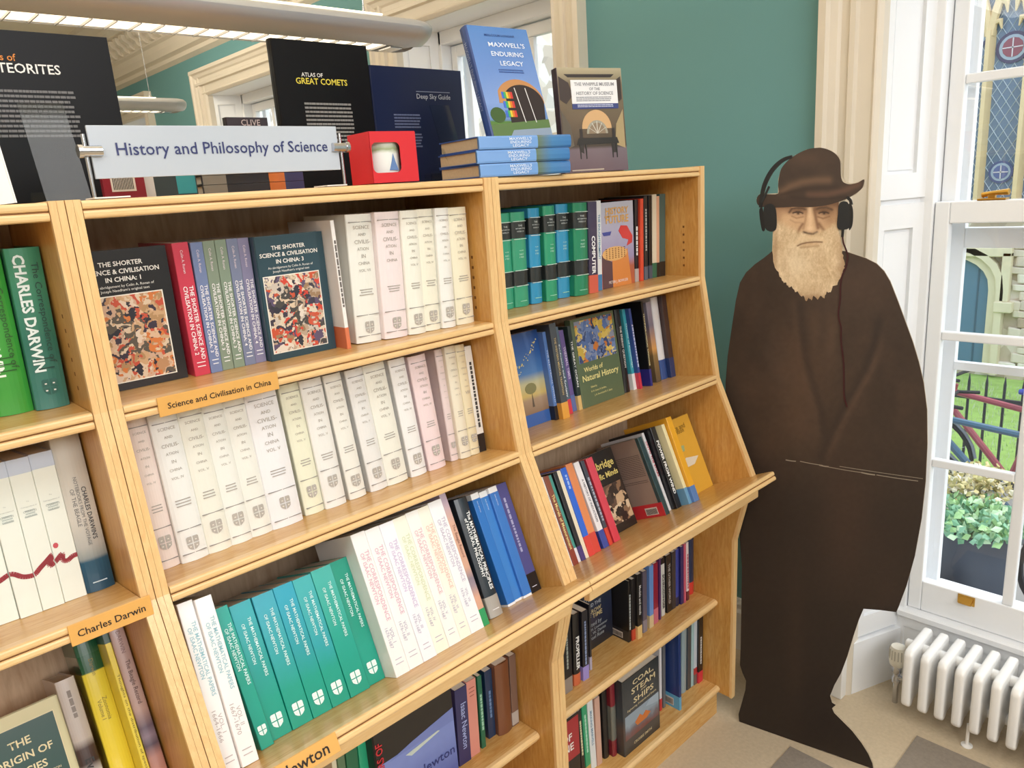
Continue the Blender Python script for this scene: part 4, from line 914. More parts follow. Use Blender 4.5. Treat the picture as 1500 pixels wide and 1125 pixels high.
def face_complex(label, group, M, W, T, Hh, col, op):
    e = face_book(label, group, M, W, T, Hh, ramp_mat('dark_blue_cover', [(0, '20242c'), (Hh*.5, '232c48'), (Hh, '2c3a3c')])); 
    for s_, c, z, w_ in (('COMPLEXITY', 'b4bcc8', .72, .8), ('AND THE', 'b4bcc8', .62, .4), ('ARROW', 'd0c090', .53, .4), ('OF TIME', 'd0c090', .46, .45), ('Edited by', '9aa4ac', .34, .4), ('Charles H. Lineweaver', '9aa4ac', .28, .7), ('Paul C. W. Davies', '9aa4ac', .22, .6), ('Michael Ruse', '9aa4ac', .16, .5)):
        text(s_, mat(c, .5, name='ink'+c), e, (W*.5, -.0012, Hh*z), width=W*w_, name='title_lettering')
def side_label(e): pass
row(SH4, WR4, 'books on the right bay fourth shelf', [
 ('thin pale blue spine', (823, 1023), (826.5, 1020), (822, 935), 'b4bcd8', dict(H=.19)),
 ('black spine with grey foot', (827, 1019), (842, 1011), (829, 928), '1b1a1e', dict(bands=[(0, .2, '8f8680')], H=.215, t=[('~', 'a0a8a0', .6, .5, .5, .3)])),
 ('black spine with orange foot, bold lettering', (843.5, 1006), (855, 1000), (841, 901), '17161a', dict(kind='hb', bands=[(0, .16, 'cf6a44')], t=[('PROPELLER', 'f2f2f2', .45, .46, .5, .5, .03)])),
 ('black spine with violet foot', (856, 997.5), (866, 992), (855, 896), '1f1f28', dict(bands=[(0, .2, '9a8fd8')], t=[('~', '8fa0c8', .55, .6, .5, .5)])),
 ('slim dark spine with lilac-grey foot', (866.6, 981), (869.4, 979), (867, 884), '26262e', dict(bands=[(0, .2, 'b4b0c8')])),
 ('navy cover lettered pale blue facing out', (870.5, 949), (901.5, 928), (900, 868), '232c48', dict(face=face_complex, H=.225, D=.02)),
 ('black hardback with its side showing', (924.8, 939), (930.3, 937), (924, 850), '141416', dict(kind='hb', side=(None, '2c2c30', None, True), t=[('~', 'c0c8c8', .5, .55, .5, .4)])),
 ('black spine with red foot', (931, 936), (937, 934), (930, 847), '1c1a1e', dict(bands=[(0, .18, 'c0432f')])),
 ('black spine with cream foot', (938, 935), (945, 930), (937, 841), '17171a', dict(bands=[(0, .2, 'e0c080')], t=[('Models and minds', 'e8e8e8', .6, .45, .5, .5)])),
 ('grey-violet spine', (946.7, 925), (953, 921), (946, 836), '5f5868', dict(bands=[(0, .2, '8a8490')])),
 ('sky blue spine with cream foot', (956.5, 918), (962.7, 914), (956, 828), '6a94d8', dict(bands=[(0, .2, 'd9c49a')])),
 ('crimson spine with pink foot', (963, 911.7), (970.7, 907.7), (962, 824), '94203c', dict(bands=[(0, .25, 'cf6f84')])),
 ('thin purple spine', (971.5, 905), (974, 903.7), (971, 817), '5a2f6a', {}),
 ('white spine with black lettering', (974.7, 900), (981, 897), (973.5, 816), 'd4d6d2', dict(bands=[(.9, 1, '1c1c20')], t=[('SCHROEDINGER', '1c1c20', .42, .6, .5, .6, .02)])),
 ('black spine with large grey lettering', (982.7, 895), (990.7, 890), (981, 812), '1d1c20', dict(t=[('THE OTHER WORLD', 'b8b4b0', .5, .7, .5, .6, .02)])),
 ('dark grey spine', (991.3, 889), (996.5, 886), (991, 806), '33323a', {}),
 ('royal blue thick spine', (997, 885), (1003, 882), (996, 803), '30409c', dict(kind='hb', bands=[(0, .16, '222a50')])),
 ('indigo spine', (1003.6, 882), (1008.8, 879.7), (1002.5, 799), '2a2466', {}),
 ('thin pink spine', (1009.3, 879), (1012, 878), (1009, 794), 'd0607c', {}),
 ('white spine with pink lettering', (1012.5, 876), (1016.6, 874), (1011.5, 792), 'e4dce0', dict(t=[('~', 'b04a6a', .5, .6, .5, .6)], bands=[(0, .16, '6a2a3a')])),
 ('navy spine with scarlet foot', (1017, 868), (1027, 864.5), (1017, 788), '1c2f52', dict(kind='hb', bands=[(0, .22, 'd23a34')]))])
def face_ne(label, group, M, W, T, Hh, col, op):
    e = face_book(label, group, M, W, T, Hh, '1c1a1e'); panel(e, W*.0, W, Hh*.42, Hh*.97, 'a82a34', 'title_panel'); wh = mat('f0ece8', .5, name='inkf0ece8')
    for s_, z in (('AGE', .84), ('OF', .72), ('THE', .60), ('MACHINE', .50)): pass
    text('OF', wh, e, (W*.55, -.0012, Hh*.74), width=W*.36, name='title_lettering', bold=.02); text('NE', wh, e, (W*.60, -.0012, Hh*.60), width=W*.36, name='title_lettering', bold=.02)
def face_coal(label, group, M, W, T, Hh, col, op):
    e = face_book(label, group, M, W, T, Hh, ramp_mat('sea_dusk_cover', [(0, '2c3034'), (Hh*.1, '3a3c40'), (Hh*.35, '5a4a44'), (Hh*.5, '3c4248'), (Hh, '2f3438')]), kind='hb'); gd = mat('d9c9a0', .5, name='inkd9c9a0')
    for s_, z, w_ in (('COAL,', .90, .58), ('STEAM', .80, .66), ('AND', .735, .16), ('SHIPS', .665, .56)): text(s_, gd, e, (W*.55, -.0016, Hh*z), width=W*w_, name='title_lettering', bold=.015, height=Hh*(.075 if s_ != 'AND' else .02))
    text('Engineering, Enterprise and Empire', gd, e, (W*.5, -.0016, Hh*.58), width=W*.8, name='subtitle_lettering')
    panel(e, W*.04, W*.97, Hh*.20, Hh*.52, ramp_mat('fire_at_sea_print', [(Hh*.2, '5a3a38'), (Hh*.3, '7a3c34'), (Hh*.42, '6a6670'), (Hh*.52, '8f9fae')], noise=.06), 'cover_picture')
    poly(e, [(W*.36, Hh*.30), (W*.30, Hh*.36), (W*.44, Hh*.42), (W*.52, Hh*.37), (W*.60, Hh*.41), (W*.74, Hh*.34), (W*.62, Hh*.30)], 'c9702c', 'printed_flames', .0010)
    poly(e, [(W*.60, Hh*.46), (W*.72, Hh*.52), (W*.97, Hh*.52), (W*.97, Hh*.40), (W*.8, Hh*.42)], '9fb0c0', 'printed_cloud', .0010)
    text('CROSBIE SMITH', gd, e, (W*.5, -.0016, Hh*.10), width=W*.5, name='author_lettering')
def box_side(look): pass
row(SH5, WR5, 'books on the right bay bottom shelf', [
 ('black-and-red cover facing out', (830, 1152), (853, 1144), (840, 1047), '1c1a1e', dict(W=.11, face=face_ne, H=.225, D=.02)),
 ('black spine with cream lettering', (855, 1140), (860, 1136), (842, 1045), '1f1e22', dict(H=.22, t=[('~', 'e0d8b0', .6, .5, .5, .5)])),
 ('bright green spine', (861, 1133), (868, 1127), (853, 1034), '2f9f72', dict(H=.225, t=[('~', 'b0e0c8', .6, .5, .5, .4)], bands=[(0, .1, 'c9a860')])),
 ('white spine with blue marks', (869, 1127), (877, 1121), (862, 1026), 'dfe6ea', dict(H=.225, t=[('MAKING MARVELS', '7f9fb8', .6, .5, .5, .4)])),
 ('dusty pink spine', (878, 1121), (887, 1116.5), (873, 1018), 'd0a898', dict(H=.22)),
 ('black hardback spine', (889.5, 1111), (898.8, 1106), (885, 1013), '1b1a1c', dict(kind='hb')),
 ('red spine with grey middle', (901, 1108.6), (909.6, 1103), (896, 1001), '7f2430', dict(kind='hb', bands=[(.22, .68, '6f7068')])),
 ('thick dark hardback, sea picture facing out', (913.5, 1094), (970.7, 1062), (968, 958), '2f3438', dict(face=face_coal, D=.042)),
 ('thin purple-white spine with red foot', (971.5, 1038), (975, 1035.7), (970.7, 942), 'e0dfe4', dict(bands=[(0, .18, 'c8323a')])),
 ('slim grey spine', (976.7, 1034), (980, 1031), (976, 938), '6a6c70', {}),
 ('navy hardback with its side showing', (1000.5, 1037), (1004, 1035), (999, 925), '223a74', dict(kind='hb', side=(None, '5fa8d0', None, True), bands=[(0, .17, '5fa8d0')])),
 ('grey-blue thick spine', (1005, 1013), (1013, 1007.7), (1006.7, 918), '8fa4ac', dict(kind='hb')),
 ('thin dark spine', (1013.6, 1006), (1018, 1002.5), (1013.5, 912), '3a4650', {}),
 ('light aqua spine', (1018.7, 1001.5), (1022.7, 999.7), (1018, 909), '9fc4cc', {}),
 ('pale spine with red foot', (1023.3, 998.6), (1028.6, 997), (1023.5, 905), 'c4cfdc', dict(bands=[(0, .16, '6a6260'), (.16, .26, 'b4363c')])),
 ('black spine with red foot', (1030, 996), (1038, 993), (1029, 903), '1b1a1e', dict(bands=[(0, .17, 'd02f44')], t=[('~', 'd8d8d8', .5, .4, .5, .4)]))])
# ------------------------------------------------------------------ things on top of the bookcases
HT = H + .0016
LBK = dict(kind='hb')
def upright(label, x0, x1, ztop, y, col, T=.03, yaw=0, cat='book', kind='hb', tilt=0):
    M = Matrix.Translation((x0, y, HT+.0005)) @ Matrix.Rotation(yaw, 4, 'Z') @ Matrix.Rotation(-tilt, 4, 'X')
    return face_book(label, None, M, x1-x0, T, (ztop-HT), col, kind=kind)
BK = mat('0e0e11', .38, coat=.0, spec=.2, name='glossy_black_cover')
WI = mat('e9e9e6', .5, name='inke9e9e6'); OR = mat('d9862f', .5, name='inkd9862f'); YL = mat('e2d24c', .5, name='inke2d24c'); GI = mat('6f6f70', .5, name='ink6f6f70')
e = upright('large black book with a meteorites title, standing on the left bay top', -1.655, -1.398, 2.012, .33, BK, T=.028)
def onface(e, px, py, y): 
    p = aty(px, py, y); o = e.matrix_world.translation if 0 else Vector(e.matrix_basis.translation); return p.x-o.x, p.z-o.z
x, z = onface(e, 88, 103, .33); text('METEORITES', WI, e, (x-.060, -.0014, z), width=.120, name='title_lettering', bold=.012)
x, z = onface(e, 25, 90, .33); text('Atlas of', OR, e, (x-.026, -.0014, z+.006), width=.050, name='title_lettering', bold=.01)
bars(e, .055, .19, z-.045, z-.125, 10, GI); 
e = upright('tall black book titled as an atlas of great comets, behind the sign', -1.071, -.836, 2.040, .35, BK, T=.022)
x, z = onface(e, 475, 120, .35); text('GREAT COMETS', YL, e, (x-.006, -.0014, z), width=.127, name='title_lettering', bold=.014)
x, z = onface(e, 457, 112, .35); text('ATLAS OF', WI, e, (x, -.0014, z+.003), width=.052, name='title_lettering', bold=.01)
bars(e, .060, .180, .185, .075, 13, mat('8a8a88', .5), jag=.02)
e = upright('wide navy blue book with a sky guide title, behind the red mug box', -.833, -.560, 2.000, .35, mat('172142', .3, coat=.0, spec=.3, name='navy_cover'), T=.02)
x, z = onface(e, 635, 143, .35); text('Deep Sky Guide', mat('b4bac8', .5, name='inkb4bac8'), e, (x, -.0014, z), width=.105, name='title_lettering'); 
q = MB(); q.box((x-.052, -.0012, z+.012), (x+.052, 0, z+.0135), mat('8a93ac', .5)); q.build('ruled_line', e)
bars(e, .055, .135, z-.04, z-.075, 5, mat('5f6a8c', .5)); bars(e, .055, .135, z-.085, z-.12, 5, mat('5f6a8c', .5))
# small dark book behind the sign and the low things under it
e = upright('small dark paperback standing behind the sign, only its top edge showing', -1.215, -1.128, 1.876, .30, '2a1c24', T=.018, kind='pb')
text('CLIVE', mat('b9a9a4', .5, name='inkb9a9a4'), e, (.050, -.0012, .137), width=.04, name='author_lettering'); text('OPPENHEIMER', mat('b9a9a4', .5, name='inkb9a9a4'), e, (.050, -.0012, .126), width=.075, name='author_lettering')
p = aty(143, 262, .16)
e = thing('book', 'dark red book back cover with a white barcode, under the sign', 'book', None, Matrix.Translation((-1.50, .16, HT+.0005)))
q = MB(); q.box((0, 0, 0), (.065, .012, .058), BOOK('8f1c30')); q.build('cover', e)
q = MB(); q.box((.012, -.0008, .012), (.050, .001, .036), mat('e9e2da', .5)); q.build('barcode_label', e)
q = MB()
for k in range(13): q.box((.015+k*.0025, -.0012, .015), (.015+k*.0025+.0012, 0, .034), BLACK)
q.build('barcode', e)['kind'] = 'stuff'
e = thing('book', 'white and teal booklet leaning low behind the sign', 'book', None, Matrix.Translation((-1.435, .18, HT+.0005)))
q = MB(); q.box((0, 0, 0), (.022, .006, .052), mat('e6eaec', .4)); q.box((.022, 0, 0), (.095, .006, .046), BOOK('3c4a50')); q.box((.060, -.0006, .004), (.093, .0, .036), BOOK('3fa8b4')); q.build('cover', e)
for k in range(3):
    e = thing('book', 'charcoal and orange book lying flat behind the sign, %s of three stacked' % ('lowest', 'middle', 'topmost')[k], 'book', 'books lying flat behind the sign', Matrix.Translation((-1.335, .17, HT+.0005+k*.0165)))
    q = MB(); q.box((0, 0, 0), (.20, .14, .002), BOOK('2c2c34')); q.box((0, 0, .014), (.20, .14, .016), BOOK('2c2c34')); q.box((.0, 0, .002), (.20, .002, .014), BOOK('2c2c34')); q.build('cover', e)
    q = MB(); q.box((.003, .0021, .002), (.197, .137, .014), PAGESW); q.build('pages', e)
    q = MB(); q.box((.128, -.0008, .0002), (.160, .0015, .0158), BOOK('e0803a')); q.box((.160, -.0008, .0002), (.199, .0015, .0158), BOOK('3a4a78')); q.build('colour_band', e); q = MB(); q.box((.002, -.0008, .0002), (.045, .0015, .0158), BOOK('8f8c84')); q.build('colour_band', e)
# book end-on at the far left
e = thing('book', 'white book with green cover standing edge-on at the top left', 'book', None, Matrix.Translation((-1.665, .10, HT+.0005)) @ Matrix.Rotation(math.radians(-4), 4, 'Y'))
q = MB(); q.box((.004, 0, 0), (.026, .16, .135), mat('eef0ee', .5)); q.build('pages', e)
q = MB(); q.box((0, -.002, 0), (.004, .162, .137), BOOK('4f9a3a')); q.box((.026, -.002, 0), (.028, .162, .137), mat('f0f0f0', .4)); q.build('cover', e)
# clear acrylic easels
def easel(label, x, y, wd, hh, yaw=0):
    M = Matrix.Translation((x, y, HT+.0005)) @ Matrix.Rotation(yaw, 4, 'Z'); e = thing('display_stand', label, 'stand', 'clear acrylic display stands', M)
    q = MB(); t = .003
    q.prism([(0, 0), (t, 0), (.055+t, hh), (.055, hh)], 0, wd, ACRYL, 'x'); q.build('sloping_plate', e)
    q = MB(); q.prism([(t, 0), (.10, 0), (.10, t), (t, t)], 0, wd, ACRYL, 'x'); q.prism([(.10, 0), (.10, .02), (.10-t, .02), (.10-t, t)], 0, wd, ACRYL, 'x'); q.build('foot_plate', e); return e
easel('clear acrylic easel in front of the black meteorites book', -1.585, .16, .065, .155)
easel('clear acrylic easel in front of the navy sky book', -.765, .17, .055, .17)
easel('clear acrylic easel propping the upright blue book', -.80, .10, .06, .07)
# section sign
sg = thing('section_sign', 'frosted perspex sign reading History and Philosophy of Science on chrome posts', 'sign', None, Matrix.Translation((-1.565, .03, HT)))
FRO = mat('bcc4ce', .22, coat=.6, name='frosted_perspex')
p0 = aty(125, 182, .03); p1 = aty(492, 186, .03); p2 = aty(145, 263, .03); p3 = aty(492, 248, .03)
xa, xb = p0.x+1.565, p1.x+1.565; zb_, zt_ = (p2.z+p3.z)/2-HT, (p0.z+p1.z)/2-HT
q = MB(); q.box((xa, 0, zb_), (xb, .005, zt_), FRO); q.build('sign_plate', sg, bevel=.0008)
text('History and Philosophy of Science', mat('2c3468', .4, name='ink2c3468'), sg, ((xa+xb)/2+.006, -.0012, (zb_+zt_)/2+.001), width=(xb-xa)*.86, bold=.006)
for X_ in (xa-.006, xb+.006):
    sgn = 1 if X_ < .1 else -1
    q = MB(); q.tube([(X_, .002, 0), (X_, .002, zt_-.012)], .0028, CHROME, 10); q.build('post', sg, smooth=True)
    q = MB(); q.tube([(X_-sgn*.010, -.004, zt_-.036), (X_+sgn*.020, -.004, zt_-.036)], .0075, CHROME, 14); q.tube([(X_-sgn*.012, -.004, zt_-.036), (X_-sgn*.006, -.004, zt_-.036)], .0095, CHROME, 14); q.build('clamp', sg, smooth=True)
    q = MB(); q.box((X_-.004, -.012, 0), (X_+sgn*.045, .035, .002), WHITE); q.build('foot_plate', sg)
# red mug box with a window
mx = thing('mug_box', 'red cardboard gift box with a rounded window, beside the sign', 'box', None, Matrix.Translation((-1.083, .006, HT+.0005)) @ Matrix.Rotation(math.radians(-4.5), 4, 'Z'))
RD = mat('d3222c', .45, name='red_card'); W_, D_, H_ = .098, .085, .090
def holed(mm, u0, u1, v0, v1, a0, a1, b0, b1, f, m, r=.010, n=5):
    """flat sheet with a rounded opening, f(u, v, k) gives the point on the near or far face"""
    outer = [(u0, v0), (u1, v0), (u1, v1), (u0, v1)]; inner = []
    for cx, cy, s0 in ((a1-r, b0+r, -90), (a1-r, b1-r, 0), (a0+r, b1-r, 90), (a0+r, b0+r, 180)):
        for i in range(n+1): t = math.radians(s0+90*i/n); inner.append((cx+r*math.cos(t), cy+r*math.sin(t)))
    N_ = len(inner); o2 = []
    corners = [(u1, v0), (u1, v1), (u0, v1), (u0, v0)]
    for k in range(N_): o2.append(corners[k//(n+1)])
    vs = [f(u, v, k) for k in (0, 1) for u, v in inner+o2]; K = 2*N_; fs = []
    for k in range(N_):
        j = (k+1) % N_
        a = [N_+k, N_+j, j, k] if o2[k] != o2[j] else [N_+k, j, k]
        fs.append(a); fs.append([x+K for x in a][::-1]); fs.append([k, j, K+j, K+k])
    mm.add(vs, fs, m)
q = MB(); th = .0015
holed(q, 0, W_, 0, H_, .002, .062, .018, .072, lambda u, v, k: (u, k*th, v), RD)
q.build('front_panel', mx)
q = MB(); q.box((0, th, 0), (th, .03, H_), RD); q.box((0, .03, 0), (th, D_, H_), RD); q.box((W_-th, th, 0), (W_, D_, H_), RD); q.box((th, D_-th, 0), (W_-th, D_, H_), RD); q.box((th, th, 0), (W_-th, D_-th, th), RD); q.build('side_panel', mx)
q = MB(); q.box((0, .001, H_), (W_, D_, H_+th), RD); q.build('lid', mx)
mg = thing('mug', 'white china mug with a printed plant, inside the red window box', 'mug', None, mx.matrix_basis @ Matrix.Translation((.043, .042, th+.0006)))
CH = ramp_mat('sprigged_china', [(0, 'd9ddd6'), (.012, '8fa07a'), (.022, 'e9ebe6'), (.060, 'eceeea'), (.068, '9aa87a'), (.082, 'e9ebe6')], noise=.022)
q = MB(); q.lathe([(.028, 0), (.034, .003), (.036, .01), (.036, .082), (.033, .082), (.033, .012), (.001, .008)], CH, 28); q.build('cup', mg, smooth=True)
q = MB(); q.tube([(.034, 0, .065), (.050, 0, .062), (.053, 0, .045), (.048, 0, .028), (.034, 0, .022)], .004, CH, 8); q.build('handle', mg, smooth=True)
q = MB(); q.prism([(-.004, .020), (.002, .036), (.006, .050), (.010, .034), (.015, .020)], -.0372, -.0362, mat('5f80b4', .4), 'y'); q.build('printed_flower', mg)
# pile of three blue books and one upright on them
SP = ramp_mat('blue_scene_spine', [(0, '6f9fdc'), (.150, '79a6df'), (.152, '6b7a5c'), (.175, '5f7f9a'), (.19, '4f84b8'), (.25, '3f78b8')], axis=0, rough=.15, coat=.8)
for k in range(3):
    M = Matrix.Translation((-.822+(.002, -.002, .003)[k], .006+(.001, .003, .0)[k], HT+.0005+k*.0275)) @ Matrix.Rotation(math.radians((-8, -9.5, -9)[k]), 4, 'Z')
    e = thing('book', 'blue hardback lying flat on the right bay top, %s of the pile of three' % ('lowest', 'middle', 'topmost')[k], 'book', 'blue hardbacks piled flat', M)
    L_, D_, T_ = .243, .165, .0268
    q = MB(); q.box((0, .004, 0), (L_, D_, .0025), BOOK('35559c')); q.box((0, .004, T_-.0025), (L_, D_, T_), BOOK('35559c'))
    pr = [(.004, .0), (.001, .004), (0, T_*.5), (.001, T_-.004), (.004, T_)]
    q.prism([(y, z) for y, z in pr] + [(.006, T_-.0025), (.006, .0025)], 0, L_, SP, 'x'); q.build('cover', e)
    q = MB(); q.box((.003, .0065, .0026), (L_-.003, D_-.004, T_-.0026), PAGES); q.build('pages', e)
    q = MB(); q.prism([(.006, .0), (.001, .0005), (-.0004, .004), (-.0004, T_-.004), (.001, T_-.0005), (.006, T_)], .0, .150, mat('79a5e0', .15, coat=.8, name='gloss_blue'), 'x'); q.build('blue_wrapper', e)
    wi = mat('e4eefa', .4, name='inke4eefa')
    for i, s_ in enumerate(("MAXWELL'S", 'ENDURING', 'LEGACY')): text(s_, wi, e, (.105, -.0012, T_*(.76-i*.26)), width=(.058, .054, .042)[i], height=.0058, name='title_lettering')
e = thing('book', 'upright blue hardback with a curved building picture, leaning on the flat pile', 'book', None, Matrix.Translation((-.757, .030, HT+.0845)) @ Matrix.Rotation(math.radians(-6), 4, 'Z') @ Matrix.Rotation(math.radians(-17), 4, 'X'))
W_, Hh, T = .166, .243, .026
q = MB(); COV = ramp_mat('blue_sky_cover', [(0, '4f7a3c'), (Hh*.13, '55803f'), (Hh*.15, '6a8cc4'), (Hh*.3, '7f9fd8'), (Hh*.6, '6a90d0'), (Hh, '5486c8')], rough=.15, coat=.7)
q.box((.003, 0, 0), (W_, .003, Hh), COV); q.box((.003, T-.003, 0), (W_, T, Hh), BOOK('35559c'))
q.prism([(.003, 0), (0, .003), (-.0015, T/2), (0, T-.003), (.003, T), (.005, T-.003), (.005, .003)], 0, Hh, BOOK('2f4a86'), 'z'); q.build('cover', e)
q = MB(); q.box((.005, .003, .003), (W_-.003, T-.003, Hh-.003), PAGESW); q.build('pages', e)
for i, s_ in enumerate(("MAXWELL'S", 'ENDURING', 'LEGACY')): text(s_, wi, e, ((.098, .094, .100)[i], -.0012, Hh*(.835-i*.085)), width=(.100, .088, .064)[i], height=.0105, name='title_lettering', bold=.012)
text('MALCOLM LONGAIR', mat('2f4a86', .4, name='ink2f4a86'), e, (.085, -.0012, Hh*.92), width=.082, name='author_lettering', height=.005)
bars(e, .06, .13, Hh*.61, Hh*.57, 2, mat('3f5f9c', .4))
def ell(cx, cz, rx, rz, a0, a1, n=18): return [(cx+rx*math.cos(math.radians(a0+(a1-a0)*i/n)), cz+rz*math.sin(math.radians(a0+(a1-a0)*i/n))) for i in range(n+1)]
poly(e, ell(.10, Hh*.30, .066, Hh*.22, 0, 150) + [(.04, Hh*.30)], 'c08a58', 'printed_roof', .0006)
poly(e, ell(.108, Hh*.30, .056, Hh*.17, 0, 150) + [(.060, Hh*.10), (.155, Hh*.10)], '2a2226', 'printed_interior', .0009)
for r in range(3):
    for c_, cc in enumerate(('3f6fd0', '3fae6a', 'e0c83c', 'e07a2c', 'cf3a3a')):
        poly(e, [(.050+c_*.006, Hh*(.34-r*.085)), (.0555+c_*.006, Hh*(.34-r*.085)), (.0555+c_*.006, Hh*(.40-r*.085)), (.050+c_*.006, Hh*(.40-r*.085))], cc, 'printed_book_rack', .0012)
for x_ in (.088, .118): poly(e, [(x_, Hh*.44), (x_+.002, Hh*.44), (x_+.012, Hh*.12), (x_+.010, Hh*.12)], 'e6e6e6', 'printed_column', .0013)
poly(e, ell(.028, Hh*.19, .020, Hh*.07, 0, 360), '3c5c30', 'printed_tree', .0008)
poly(e, [(.003, 0), (.003, Hh*.10), (W_, Hh*.15), (W_, 0)], '5c7a48', 'printed_lawn', .0010)
poly(e, [(.05, 0), (.06, Hh*.05), (W_, Hh*.07), (W_, 0)], '8fa0b4', 'printed_path', .0012)
bars(e, .0, .001, .2, .1, 1, WI) if 0 else None
t_ = text("MAXWELL'S ENDURING LEGACY", mat('8f9cc0', .4, name='ink8f9cc0'), e, (-.0022, T/2, Hh*.55), width=.15, rot=Matrix.Rotation(-math.pi/2, 4, 'Z') @ Matrix.Rotation(math.pi/2, 4, 'Y'), name='spine_lettering', height=.010)
# museum history book
e = thing('book', 'upright museum history book with a hall photograph, right end of the bookcase top', 'book', None, Matrix.Translation((-.512, .052, HT+.0005)) @ Matrix.Rotation(math.radians(-17), 4, 'Z') @ Matrix.Rotation(math.radians(-5), 4, 'X'))
W_, Hh, T = .182, .240, .022
q = MB(); HC = ramp_mat('hall_photo_cover', [(0, '6b5860'), (Hh*.22, '776870'), (Hh*.25, '4a4038'), (Hh*.5, '6a5a48'), (Hh*.85, '7d6f58'), (Hh, 'b4a98c')], noise=.0, rough=.18, coat=.6)
q.box((.002, 0, 0), (W_, .003, Hh), HC); q.box((.002, T-.003, 0), (W_, T, Hh), BOOK('4a4038')); q.box((0, 0, 0), (.002, T, Hh), BOOK('3c2c38')); q.build('cover', e)
q = MB(); q.box((.003, .003, .001), (W_-.001, T-.003, Hh-.001), PAGESW); q.build('pages', e)
poly(e, ell(.100, Hh*.42, .042, Hh*.18, 0, 180), 'd0a878', 'printed_arch', .0005)
poly(e, [(.05, Hh*.42), (.058, Hh*.42), (.058, Hh*.18), (.05, Hh*.20)], '2c2422', 'printed_column', .0007)
poly(e, [(.142, Hh*.42), (.150, Hh*.42), (.150, Hh*.18), (.142, Hh*.18)], '2c2422', 'printed_column', .0007)
poly(e, ell(.100, Hh*.37, .030, Hh*.13, 0, 180), 'a09c8c', 'printed_dome', .0008); poly(e, ell(.100, Hh*.37, .024, Hh*.105, 0, 180), '8c7a64', 'printed_dome', .0010)
for k in range(5):
    a = math.radians(30+30*k); poly(e, [(.100-.001, Hh*.37), (.100+.001, Hh*.37), (.100+.028*math.cos(a)+.001, Hh*(.37+.12*math.sin(a))), (.100+.028*math.cos(a)-.001, Hh*(.37+.12*math.sin(a)))], 'd0ccc0', 'printed_rib', .0013)
poly(e, [(.045, Hh*.33), (.155, Hh*.33), (.160, Hh*.27), (.040, Hh*.27)], '26221f', 'printed_table', .0012)
for x_ in (.046, .062, .138, .150): poly(e, [(x_, Hh*.27), (x_+.004, Hh*.27), (x_+.003, Hh*.13), (x_+.001, Hh*.13)], '26221f', 'printed_table_leg', .0012)
for sx in (0, 1):
    xx = lambda v: v if sx == 0 else .182-v
    poly(e, [(xx(.004), Hh*.92), (xx(.030), Hh*.86), (xx(.040), Hh*.74), (xx(.020), Hh*.66), (xx(.004), Hh*.70)], '3a2c28', 'printed_roof_beam', .0006)
    poly(e, [(xx(.004), Hh*.60), (xx(.026), Hh*.46), (xx(.032), Hh*.26), (xx(.004), Hh*.22)], 'a8946c' if sx else '5c5244', 'printed_showcase', .0006)
poly(e, [(.02, Hh*.94), (.16, Hh*.94), (.15, Hh*.91), (.03, Hh*.91)], '2c2424', 'printed_roof_beam', .0006)
panel(e, .036, .166, Hh*.66, Hh*.885, 'ececee', 'title_panel', .0012); panel(e, .036, .166, Hh*.61, Hh*.66, '34407c', 'blue_strip', .0012)
gi = mat('8f9096', .5, name='ink8f9096')
for s_, z, w_ in (('THE WHIPPLE MUSEUM', .845, .112), ('OF THE', .80, .030), ('HISTORY OF SCIENCE', .758, .104)): text(s_, gi, e, (.101, -.0018, Hh*z), width=w_, name='title_lettering', bold=.018)
bars(e, .048, .154, Hh*.725, Hh*.675, 3, gi, off=.0018); bars(e, .050, .156, Hh*.65, Hh*.62, 2, mat('c9cfe6', .5), off=.0018)
panel(e, .02, .11, Hh*.015, Hh*.028, 'b4a698', 'printed_strip', .0012)

